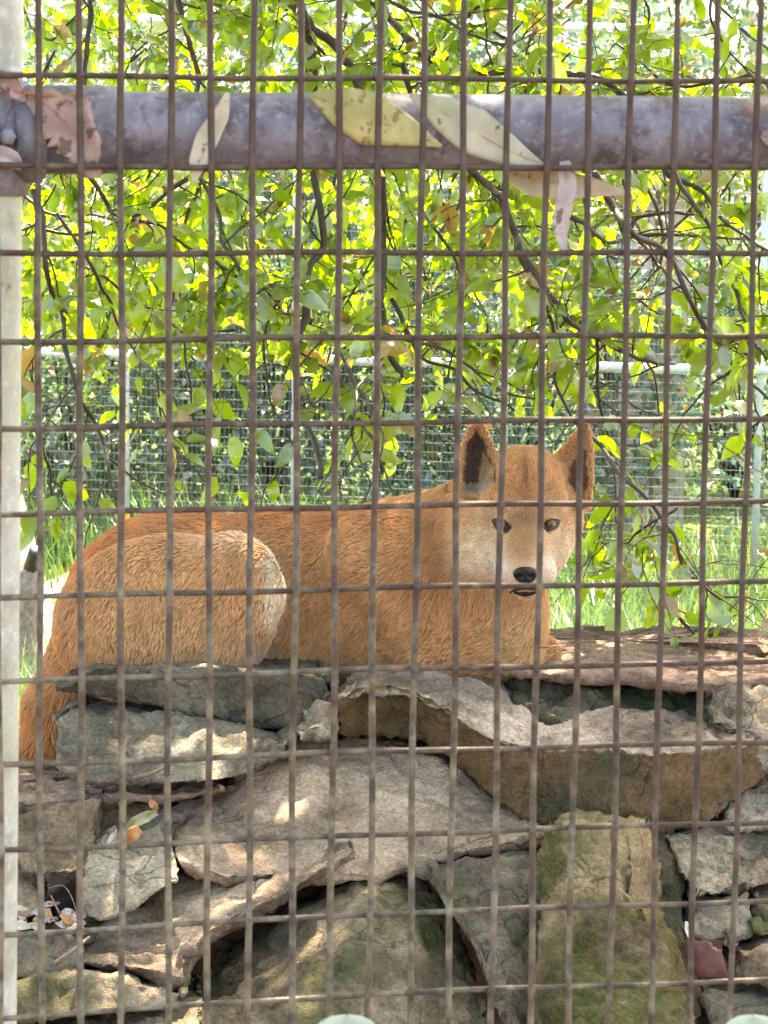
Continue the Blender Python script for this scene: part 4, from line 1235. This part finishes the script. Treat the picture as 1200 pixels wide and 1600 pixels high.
# branches seen in the photograph: pixel path, width in pixels, depth
TR = [
    ([(143, -60), (143, 0), (140, 60), (136, 112), (120, 190), (112, 260)], 12, 3.95),
    ([(270, -60), (278, 0), (290, 60), (308, 140), (300, 230), (330, 330), (355, 385), (380, 440)], 12, 4.15),
    ([(430, -50), (470, 45), (520, 110), (560, 180)], 9, 4.4),
    ([(440, -60), (480, 30), (530, 75), (572, 150), (600, 260), (596, 400), (598, 520), (640, 590)], 18, 4.1),
    ([(470, -60), (482, 40), (483, 140), (492, 250), (506, 370), (484, 425), (470, 500), (462, 570), (476, 640), (492, 690), (502, 742)], 17, 3.95),
    ([(560, -40), (600, 20), (640, 70), (685, 108), (740, 120), (830, 112), (925, 122), (1010, 160), (1100, 150)], 17, 4.2),
    ([(590, 30), (625, 100), (652, 155), (700, 230), (760, 280), (788, 330), (802, 395)], 11, 4.3),
    ([(600, -20), (700, 32), (745, 52), (800, 60), (850, 40)], 8, 4.0),
    ([(650, 110), (690, 60), (730, 20), (770, -40)], 8, 4.3),
    ([(860, -40), (800, 60), (770, 120), (760, 200)], 6, 4.5),
    ([(345, 262), (200, 335), (110, 362), (50, 350)], 8, 4.2),
    ([(130, 262), (165, 310), (190, 332), (250, 348), (300, 400)], 8, 4.0),
    ([(50, 300), (75, 400), (100, 480), (118, 590), (152, 662), (172, 725), (190, 785)], 10, 3.8),
    ([(90, 330), (150, 430), (190, 520), (240, 605), (262, 680), (312, 756)], 6, 4.0),
    ([(268, 420), (284, 505), (292, 590), (312, 692)], 5, 4.1),
    ([(105, 400), (170, 440), (240, 500), (300, 515), (370, 520)], 6, 4.2),
    ([(735, 260), (785, 320), (812, 400), (850, 450), (885, 495), (925, 525), (985, 560), (1060, 565)], 13, 4.05),
    ([(812, 400), (845, 460), (862, 520), (870, 600), (888, 655)], 8, 4.1),
    ([(900, 500), (935, 530), (930, 600), (945, 690), (960, 790), (976, 850)], 7, 4.2),
    ([(930, 270), (965, 320), (990, 360), (1040, 402), (1060, 435), (1092, 492), (1122, 535), (1152, 572), (1210, 640)], 12, 3.85),
    ([(1030, 240), (1062, 275), (1105, 305), (1152, 352), (1210, 392)], 10, 4.0),
    ([(1050, 265), (1075, 310), (1105, 356), (1142, 432), (1168, 505), (1200, 560)], 8, 3.9),
    ([(870, 330), (905, 348), (958, 370), (1005, 364), (1100, 372), (1160, 380)], 9, 4.1),
    ([(985, 355), (1010, 337), (1080, 335), (1150, 345)], 7, 4.2),
    ([(985, 360), (1005, 385), (1020, 415), (1035, 440), (1034, 500)], 7, 3.95),
    ([(540, 570), (560, 612), (580, 648), (600, 690)], 8, 3.9),
    ([(535, 590), (556, 640), (580, 690), (600, 740)], 9, 4.0),
    ([(600, 565), (556, 605), (548, 645), (556, 700), (578, 755)], 5, 3.8),
    ([(330, 400), (378, 440), (430, 478), (458, 492)], 7, 4.0),
    ([(470, 430), (428, 490), (416, 560), (420, 620), (452, 680), (470, 720)], 5, 3.9),
    ([(610, 460), (660, 555), (725, 600), (800, 640)], 8, 4.2),
    ([(600, 520), (690, 545), (760, 590), (835, 625)], 6, 4.1),
    ([(870, 640), (925, 690), (972, 748), (1030, 800), (1060, 840), (1070, 890), (1092, 912), (1130, 940)], 8, 3.8),
    ([(1060, 800), (1000, 830), (975, 850), (940, 840)], 5, 3.75),
    ([(1020, 930), (1040, 945), (1065, 985), (1098, 1022)], 7, 3.75),
    ([(1105, 915), (1140, 935), (1210, 940)], 5, 3.8),
    ([(1210, 100), (1120, 130), (1040, 120), (960, 60)], 8, 4.4),
    ([(1000, -40), (1010, 40), (985, 110), (960, 170)], 6, 4.4),
    ([(1100, -40), (1120, 40), (1160, 100), (1210, 150)], 7, 4.3),
    ([(30, -40), (70, 60), (130, 20), (190, -30)], 6, 4.3),
    ([(200, 140), (250, 60), (330, 20), (400, -20)], 6, 4.4),
    ([(640, 300), (700, 380), (720, 470), (705, 560), (690, 640)], 6, 4.3),
    ([(40, 560), (60, 640), (80, 720), (85, 800)], 6, 3.75),
    ([(1210, 480), (1160, 560), (1100, 610), (1060, 650)], 6, 4.1),
    ([(1210, 640), (1150, 680), (1090, 700)], 5, 4.0),
]
for k in range(40):        # thinner unseen-by-eye filling branches further back in the crown
    x0 = rng.uniform(-40, 1240); y0 = rng.uniform(-80, 330)
    a = rng.uniform(-0.9, 0.9)
    pts = [(x0, y0)]
    for _ in range(5):
        a = a * 0.8 + rng.normal(0, .35)
        pts.append((pts[-1][0] + math.sin(a) * 75, pts[-1][1] + abs(math.cos(a)) * 62))
    TR.append((pts, rng.uniform(4, 8), rng.uniform(4.5, 5.4)))
twigs = MB()
LEAVES = []           # (variant, matrix 3x3, position, scale)
def density(px, py):
    v = 1.0
    if py > 560: v = 0.42
    if py > 700: v = 0.30
    for (x0, y0, x1, y1, q) in ((395, 590, 470, 790, .12), (540, 610, 720, 760, .35), (560, 430, 660, 500, .3), (960, 560, 1200, 640, .35), (1090, 640, 1200, 760, .4),
                                (1090, 760, 1210, 900, .15), (120, 560, 330, 720, .32), (120, 730, 330, 820, .05), (930, 380, 1070, 440, .2), (330, 700, 700, 800, .2), (965, 296, 1080, 440, .12),
                                (920, 760, 1090, 960, .95), (1080, 900, 1210, 1010, .5), (930, 960, 1090, 1020, .2), (40, 700, 120, 850, .8), (1000, 640, 1200, 720, .6)):
        if x0 <= px <= x1 and y0 <= py <= y1:
            v = q
    if 700 < px < 930 and 640 < py < 960: v *= 0.25
    if py > 1010 or (py > 860 and px < 900): v = 0.0
    return v
def add_leaf(p, d, up=0.7, sc_=1.0):
    px, py, _ = to_px(p)
    if -60 < px < 1260 and -60 < py < 1100 and rng.random() > density(px, py):
        return
    y = d / (np.linalg.norm(d) + 1e-9)
    n_ = np.array([rng.normal(0, 0.6), rng.normal(-0.15, 0.6), up + rng.normal(0, 0.3)])
    x = np.cross(y, n_); x /= np.linalg.norm(x) + 1e-9
    z = np.cross(x, y)
    LEAVES.append((rng.integers(0, 5), np.stack([x, y, z], 1), p, sc_ * rng.uniform(0.55, 1.02)))
def twig(p, d, L, r0, lf=1.0, sub=True):
    n_ = max(4, int(L / 0.022))
    q = [np.array(p)]
    d = d / np.linalg.norm(d)
    for i in range(n_):
        d = d + rng.normal(0, 0.16, 3) + np.array([0, 0, -0.03])
        d /= np.linalg.norm(d)
        q.append(q[-1] + d * L / n_)
    q = np.array(q)
    twigs.tube(q, np.linspace(r0, r0 * 0.45, len(q)), 5, cap=False)
    side = 1
    for i in range(1, len(q)):
        if rng.random() < 0.80 * lf:
            s = np.cross(d, [0, 0, 1.0]) * side
            add_leaf(q[i], (q[i] - q[i - 1]) / np.linalg.norm(q[i] - q[i - 1]) * 0.7 + s * 0.8 + rng.normal(0, .35, 3) + np.array([0, 0, -.25]))
            side = -side
        if sub and i > 2 and rng.random() < 0.16:
            twig(q[i], d * 0.6 + rng.normal(0, 0.6, 3), L * rng.uniform(.3, .6), r0 * .6, lf, False)
    add_leaf(q[-1], d + np.array([0, 0, -.2]))
def dress(P, r0, lf=1.0, gap=0.038):
    s = 0.0
    for i in range(1, len(P)):
        seg = P[i] - P[i - 1]
        s += np.linalg.norm(seg)
        if s > gap * rng.uniform(.6, 1.4):
            s = 0
            ax_, ay_, _ = to_px(P[i])
            if 0 < ax_ < 1200 and 0 < ay_ < 1000 and rng.random() > density(ax_, ay_) + 0.4: continue
            t = seg / np.linalg.norm(seg)
            d = t * 0.45 + rng.normal(0, 0.75, 3) + np.array([0, .22, -.12])
            twig(P[i], d, rng.uniform(.07, .24), max(.0009, min(.0022, r0 * .4)), lf)
nb = 0
for pts, w, dep in TR:
    n_ = len(pts)
    dd = dep + np.cumsum(rng.normal(0, .05, n_))
    P = [at(x, y, z) for (x, y), z in zip(pts, dd)]
    r0 = w * 0.5 * dep / F
    if pts[0][1] < 0:                                  # carries on up to the nearest limb
        k = np.argmin(np.linalg.norm(LPA - (np.array(P[0]) + [0, 0, .35]), axis=1))
        up = LPA[k]
        P = [up, (up + P[0]) / 2 + [0, 0, .05]] + P
    P = smooth_path(P, 7)
    P = P + np.stack([fbm(P, 12, 2, s + nb) for s in (1, 2, 3)], 1) * 0.010
    mb = MB(); mb.tube(P, np.linspace(r0 * 1.0, r0 * 0.5, len(P)) * (1 + .12 * rng.normal(0, 1, len(P))), 8)
    mb.build('branch', BARK, tree)
    dress(P, r0, 1.0)
    nb += 1
# crown above and around, outside the picture, that shades the bank
for k in range(330):
    p = np.array([rng.uniform(-1.5, 2.3), rng.uniform(0.5, 4.4), rng.uniform(2.35, 3.8)])
    if to_px(p)[1] > -80: continue
    q = LPA[np.argmin(np.linalg.norm(LPA - p, axis=1))]
    P = smooth_path([q, (q + p) / 2 + [0, 0, .08], p], 6)
    twigs.tube(P, np.linspace(.004, .0018, len(P)), 5, cap=False)
    for i in range(4, len(P), 2):
        twig(P[i], rng.normal(0, 1, 3), rng.uniform(.12, .3), .0016, 1.0)
for k in range(220):  # extra unseen leaf clusters, added to keep sun off the rail
    p = np.array([rng.uniform(-0.9, 1.5), rng.uniform(0.2, 2.0), rng.uniform(2.7, 3.5)])
    q = LPA[np.argmin(np.linalg.norm(LPA - p, axis=1))]
    P = smooth_path([q, (q + p) / 2 + [0, 0, .06], p], 6)
    twigs.tube(P, np.linspace(.004, .0018, len(P)), 5, cap=False)
    for i in range(4, len(P), 2):
        twig(P[i], rng.normal(0, 1, 3), rng.uniform(.12, .3), .0016, 1.0)
for k in range(185):  # more unseen clusters, added to shade the lower rocks
    p = np.array([rng.uniform(-0.2, 1.6), rng.uniform(2.1, 3.0), rng.uniform(2.7, 3.5)])
    q = LPA[np.argmin(np.linalg.norm(LPA - p, axis=1))]
    P = smooth_path([q, (q + p) / 2 + [0, 0, .06], p], 6)
    twigs.tube(P, np.linspace(.004, .0018, len(P)), 5, cap=False)
    for i in range(4, len(P), 2):
        twig(P[i], rng.normal(0, 1, 3), rng.uniform(.12, .3), .0016, 1.0)
tw = twigs.build('twigs', BARK, tree)
tag(tw, kind='stuff')
# the 300 leaves that show largest are parts of their own, the rest one mass
LPs = np.array([l[2] for l in LEAVES])
px, py, dp = to_px(LPs)
face = np.array([abs(l[1][:, 2] @ FWD) for l in LEAVES])
size = np.array([l[3] for l in LEAVES]) * (0.3 + face) / dp
vis = (px > 40) & (px < 1200) & (py > 0) & (py < 1010) & ~((py > 140) & (py < 262)) & ~((px > 730) & (px < 920) & (py > 690))
order = np.argsort(-np.where(vis, size, 0))
big = set(order[:300].tolist())
rest = MB()
for i, (v, R_, p, s) in enumerate(LEAVES):
    if i in big:
        o = obj('leaf', LV[v][0], tree)
        m = Matrix(((*(R_[0] * s), p[0] - TB[0]), (*(R_[1] * s), p[1] - TB[1]), (*(R_[2] * s), p[2] - TB[2]), (0, 0, 0, 1)))
        o.matrix_local = m
    else:
        rest.V.append(LV[v][1] @ (R_ * s).T + p)
        off = rest.n
        rest.F.append((off, v))
        rest.n += len(LV[v][1])
FA = [np.array([list(f) for f in l[2]]) for l in LV]
rest.F = np.concatenate([FA[v] + o_ for o_, v in rest.F])
tag(rest.build('foliage', LEAFM, tree), kind='stuff')
print('leaves', len(LEAVES))

# ------------------------------------------------------------------ far fence, shrubs, trunk, building, grass
GALV = pipe_mat('galvanised_far_fence', (0.13, 0.14, 0.16), (0.20, 0.21, 0.24), (0.10, 0.105, 0.115), 0.0)
GALP = pipe_mat('galvanised_far_pipe', (0.42, 0.46, 0.54), (0.54, 0.58, 0.66), (0.34, 0.36, 0.42), 0.0)
# line of the far fence: ends taken from the rail in the photograph
fa_, fb_ = at(-500, 534, 14.6), at(1700, 592, 14.2)
def fpt(t, z):
    q = fa_ + (fb_ - fa_) * t
    return np.array([q[0], q[1], q[2] + z])
flen = np.linalg.norm((fb_ - fa_)[:2])
far = empty('far_mesh_fence', (fpt(.5, 0)[0], fpt(.5, 0)[1], gz(*fpt(.5, 0)[:2])), 'tall galvanised wire mesh fence far behind the tree', 'fence')
def t_of_px(px):
    ts_ = np.linspace(0, 1, 4001)
    q = fa_ + (fb_ - fa_) * ts_[:, None]
    x, _, _ = to_px(q)
    return ts_[np.argmin(np.abs(x - px))]
ptx = [t_of_px(v) for v in (-420, 197, 461, 790, 1188, 1560)]
for t in ptx:
    b = fpt(t, 0)
    mb = MB(); mb.tube([[b[0], b[1], gz(b[0], b[1]) - .1], [b[0], b[1], b[2] + .5], [b[0], b[1], b[2] + 2.1]], .021, 12)
    mb.build('post', GALP, far)
for z in (0.0, 1.86):
    mb = MB(); mb.tube([fpt(t, z) - [0, .045, 0] for t in (0, .25, .5, .75, 1)], .024, 12)
    mb.build('rail', GALP, far)
wm = MB()
ux = (fb_ - fa_) / np.linalg.norm(fb_ - fa_)
nW = int(flen / 0.0262)
for i in range(nW):
    b = fpt(i / nW, 0) + [0, .03, 0]
    wm.tube([[b[0], b[1], gz(b[0], b[1]) - .02], [b[0], b[1], b[2] + 2.05]], .0013, 4, cap=False)
for k in range(56):
    z = -1.05 + k * 0.0535
    wm.tube([fpt(0, z) + [0, .033, 0], fpt(1, z) + [0, .033, 0]], .0008, 4, cap=False)
tag(wm.build('wire_mesh', GALV, far), kind='stuff')

# pale building beyond
WALLM = plain('lit_tan_render', (0.46, 0.38, 0.29), (0.54, 0.46, 0.37), 6)  # tan of the lit wall face, light put into the colour
PALEM = plain('shade_pink_blockwork', (0.48, 0.41, 0.38), (0.58, 0.51, 0.48), 9)  # shaded face of the same building, shade painted as pink
bc = at(1028, 430, 17.5)
bld = empty('small_building', (bc[0], bc[1], gz(bc[0], bc[1])), 'corner of a small tan block building beyond the far fence', 'building')
gzb = gz(bc[0], bc[1]) - .1
x0 = at(962, 430, 17.6)[0]; x1 = bc[0]; x2 = at(1073, 430, 17.6)[0]
ztop = at(1028, 296, 17.5)[2]
mb = MB(); mb.box((x1, bc[1] - .02, gzb), (x2, bc[1] + 2.0, ztop)); mb.build('wall', WALLM, bld, smooth=False)
hgt, k = gzb, 0
while hgt < ztop - .1:                               # courses of blocks on the face painted pink for shade
    w = (x1 - x0) / 2
    xx = x0 - (w / 2 if k % 2 else 0)
    while xx < x1 - .02:
        a_, b_ = max(xx, x0), min(xx + w, x1 - .006)
        mb = MB(); mb.box((a_ + .006, bc[1] + .03, hgt), (b_ - .006, bc[1] + .5, min(hgt + .19, ztop))); mb.build('block', PALEM, bld, smooth=False)
        xx += w
    hgt += .20; k += 1
mb = MB(); mb.box((x0 - .15, bc[1] - .2, ztop), (x2 + .15, bc[1] + 2.2, ztop + .1)); mb.build('roof', WALLM, bld, smooth=False)

# shrubs beyond and beside the far fence
SHM = [leaf_mat('shrub_leaf_bluish', (0.06, 0.11, 0.07), (0.17, 0.36, 0.19), 0.4, 0.45, 0.10),
       leaf_mat('shrub_leaf_bright', (0.05, 0.09, 0.04), (0.16, 0.32, 0.10), 0.4, 0.45, 0.12)]
def shrub(label, c, rx, ry, h, nleaf, mat, seed, size=0.10, group=None):
    r = np.random.default_rng(seed)
    b = np.array([c[0], c[1], float(gz(c[0], c[1]))])
    root = empty('shrub', b, label, 'shrub', group)
    st = MB(); tips = []
    for k in range(9):
        a = r.uniform(0, 2 * math.pi); q = r.uniform(.2, .8)
        e = b + [math.cos(a) * rx * q, math.sin(a) * ry * q, h * r.uniform(.55, .95)]
        P = smooth_path([b + [0, 0, -.05], b + (e - b) * .45 + r.normal(0, .12, 3), e], 6)
        st.tube(P, np.linspace(.016, .004, len(P)), 6); tips.append(P)
    st.build('stem', BARK, root)
    # clumps of leaves through the volume
    cl = []
    while len(cl) < 70:
        p = r.uniform(-1, 1, 3)
        if np.linalg.norm(p) < 1 and np.linalg.norm(p) > .35: cl.append(p)
    cl = np.array(cl)
    k = r.integers(0, 70, nleaf)
    p = cl[k] * [rx, ry, h * .5] + r.normal(0, 1, (nleaf, 3)) * [.17, .17, .15] + [0, 0, h * .52]
    p[:, 2] = np.where(r.random(nleaf) < .22, r.uniform(.05, h * .45, nleaf), np.maximum(p[:, 2], .05))
    y = unit(r.normal(0, 1, (nleaf, 3)) + [0, 0, -.3]); nn = unit(r.normal(0, .6, (nleaf, 3)) + [0, -.2, .8])
    x = unit(np.cross(y, nn)); z = np.cross(x, y)
    s = size * r.uniform(.6, 1.2, nleaf)
    prof = [(0, 0, 0), (.28, .4, .06), (0, .45, 0), (-.28, .4, .06), (0, 1, -.12)]
    V = np.stack([p + (x * a + y * b2 + z * c2) * s[:, None] for a, b2, c2 in prof], 1).reshape(-1, 3)
    Fc = []
    for i in range(nleaf):
        o = i * 5
        Fc += [(o, o + 1, o + 2), (o, o + 2, o + 3), (o + 1, o + 4, o + 2), (o + 3, o + 2, o + 4)]
    tag(obj('foliage', mesh('foliage', V, Fc, mat, False), root), kind='stuff')
def gpt(px, d):
    q = at(px, 700, d)
    return (q[0], q[1])
shrub('big bluish green shrub behind the far fence at the pillar\'s side', gpt(800, 17.5), 1.5, 1.2, 4.2, 12000, SHM[0], 1)
shrub('bright sunlit shrub behind the far fence nearest the bare trunk', gpt(120, 17.0), 1.5, 1.2, 3.4, 12000, SHM[1], 2)
shrub('tall green shrub behind the far fence between two posts', gpt(430, 18.2), 1.6, 1.2, 4.6, 12000, SHM[0], 3)
shrub('tall green shrub beyond the tan building', gpt(1150, 20.5), 1.6, 1.2, 5.2, 12000, SHM[1], 4)
shrub('dense high shrub rising in the gap behind the dingo\'s head', gpt(620, 20.5), 1.9, 1.3, 5.6, 15000, SHM[1], 5)
shrub('dark shrub past the end of the far fence', gpt(1420, 17.5), 1.4, 1.2, 4.4, 9000, SHM[0], 6)
shrub('high shrub towering behind the bright sunlit shrub', gpt(180, 21.5), 1.9, 1.3, 6.0, 15000, SHM[0], 7)
shrub('shrub on the far side of the fence beyond its last post', gpt(-260, 17.5), 1.5, 1.2, 4.6, 9000, SHM[1], 8)
shrub('tall shrub closing the view behind the tan building', gpt(960, 23.0), 2.2, 1.3, 6.4, 15000, SHM[0], 9)

# bare trunk behind the post
tb = at(36, 1010, 10.0)
tz = float(gz(tb[0], tb[1]))
tr2 = empty('tree_trunk', (tb[0], tb[1], tz), 'weathered leaning tree trunk behind the fence post, beside bare earth', 'tree')
tp = smooth_path([(tb[0], tb[1], tz - .1), at(38, 960, 10), at(44, 900, 10), at(40, 860, 10.1), at(20, 780, 10.2), at(-30, 600, 10.4), at(-60, 300, 10.6)], 6)
mb = MB(); mb.tube(tp, np.interp(np.linspace(0, 1, len(tp)), [0, .1, .3, 1], [.085, .055, .05, .035]) * (1 + .06 * rng.normal(0, 1, len(tp))), 12)
mb.build('trunk', bark_mat('grey_brown_bark', (0.16, 0.11, 0.09), (0.32, 0.24, 0.20)), tr2)
mb = MB(); mb.tube(smooth_path([at(44, 900, 10), at(52, 875, 9.95), at(56, 862, 9.9)], 4), .03, 8); mb.build('branch_stub', BARK, tr2)

# bare earth patch
PTH = plain('pinkish_bare_earth', (0.30, 0.21, 0.18), (0.46, 0.36, 0.32), 14, bump=0.6, bdist=0.02)
pc = []
for a in np.linspace(0, 2 * math.pi, 40, endpoint=False):
    pc.append((math.cos(a), math.sin(a)))
cxy = np.array(gpt(50, 12.0))
V = [(cxy[0], cxy[1], float(gz(*cxy)) + .012)]
Fc = []
for ring in (0.35, .7, 1.0):
    for i, (a, b) in enumerate(pc):
        wob = 1 + .18 * math.sin(i * 1.7) + .1 * math.cos(i * 3.1)
        x, y = cxy[0] + a * .95 * ring * wob, cxy[1] + b * 1.9 * ring * wob
        V.append((x, y, float(gz(x, y)) + .012 + .012 * rng.random()))
for i in range(40):
    j = (i + 1) % 40
    Fc.append((0, 1 + i, 1 + j))
    for k in (0, 1):
        Fc.append((1 + k * 40 + i, 1 + (k + 1) * 40 + i, 1 + (k + 1) * 40 + j, 1 + k * 40 + j))
tag(obj('dirt_path', mesh('dirt_path', V, Fc, PTH)), kind='structure')

# grass
GRM = leaf_mat('grass_blade', (0.045, 0.085, 0.02), (0.12, 0.26, 0.05), 0.5, 0.45, 0.05)
NG = 46000
d = rng.uniform(6.5, 16.5, NG)
pxx = rng.uniform(-250, 1450, NG)
q = CAM + d[:, None] * (((pxx - 600) / F)[:, None] * RIGHT + FWD)
gxy = q[:, :2]
dens = fbm(np.stack([gxy[:, 0], gxy[:, 1], 0 * gxy[:, 0]], 1), 1.6, 2, 4)
inpath = (((gxy[:, 0] - cxy[0]) / .95) ** 2 + ((gxy[:, 1] - cxy[1]) / 1.9) ** 2 < 1.05) & (rng.random(NG) < 0.9)
keep = (dens > -0.75) & ~inpath
gxy, d, dens = gxy[keep], d[keep], dens[keep]
NG = len(gxy)
gzv = gz(gxy[:, 0], gxy[:, 1])
H = rng.uniform(.10, .30, NG) * (1 + .6 * dens) * np.where(d > 13.2, 1.5, 1.0)
a = rng.uniform(0, 2 * math.pi, NG)
dr = np.stack([np.cos(a), np.sin(a), 0 * a], 1)
sd_ = np.stack([-np.sin(a), np.cos(a), 0 * a], 1)
lean = rng.uniform(.15, .8, NG)
wd = rng.uniform(.003, .0065, NG)
B0 = np.stack([gxy[:, 0], gxy[:, 1], gzv - .01], 1)
rowsv = []
for t in (0, .4, .75, 1):
    c = B0 + dr * (lean * H * t ** 2)[:, None] + np.array([0, 0, 1]) * (H * (t - .25 * lean * t * t))[:, None]
    w = wd * (1 - t ** 1.6)
    if t < 1:
        rowsv += [c - sd_ * w[:, None], c + sd_ * w[:, None]]
    else:
        rowsv.append(c)
V = np.stack(rowsv, 1).reshape(-1, 3)
o = (np.arange(NG) * 7)[:, None]
Q4 = np.concatenate([o + [0, 1, 3, 2], o + [2, 3, 5, 4]])
T3 = o + [4, 5, 6]
me = bpy.data.meshes.new('grass')
me.from_pydata(V.tolist(), [], Q4.tolist() + T3.tolist())
me.materials.append(GRM)
tag(obj('grass', me), 'sunlit green grass growing behind the rocks', None, None, 'stuff')

# two plants in front of the fence whose pale leaves just reach into the picture
def low_plant(px, w, label, seed):
    r = np.random.default_rng(seed)
    tip = at(px, 1586, 1.30)
    b = np.array([tip[0], tip[1], 0.0])
    root = empty('low_plant', b, label, 'plant')
    mb = MB(); mb.tube(smooth_path([b, b + [.01, 0, .5], tip - [0, 0, .10]], 6), .003, 6); mb.build('stem', BARK, root)
    for k in range(4):
        a = k * 1.7 + .3
        hw = w * (1 if k == 0 else .8)
        P0 = tip - [0, 0, .055 if k == 0 else .16 + .05 * k]
        P1 = tip if k == 0 else P0 + [math.cos(a) * .05, math.sin(a) * .04, .015]
        t_ = .5 - .5 * np.cos(np.linspace(0, math.pi, 14))
        C = P0 + (P1 - P0) * t_[:, None]
        wd_ = hw * np.sqrt(np.clip(1 - ((t_ - .5) / .5) ** 2, 0, 1)) ** .8 + .0005
        sdv = RIGHT if k == 0 else unit(np.cross([P1 - P0], [[0, 0, 1.]]))[0]
        nv = -FWD if k == 0 else np.array([0, 0, 1.])
        V, Fc = [], []
        for i in range(14):
            for u in np.linspace(-1, 1, 9):
                V.append(C[i] + sdv * u * wd_[i] + nv * (.004 - .006 * u * u))
        for i in range(13):
            for j in range(8):
                Fc.append((i * 9 + j, i * 9 + j + 1, i * 9 + j + 10, i * 9 + j + 9))
        obj('leaf', mesh('leaf', np.array(V) - b, Fc, DL['sage']), root)
low_plant(542, .022, 'pale sage green plant tip in front of the large mossy slab', 1)
low_plant(1176, .020, 'pale sage green plant tip in front of the dark foot stone', 2)
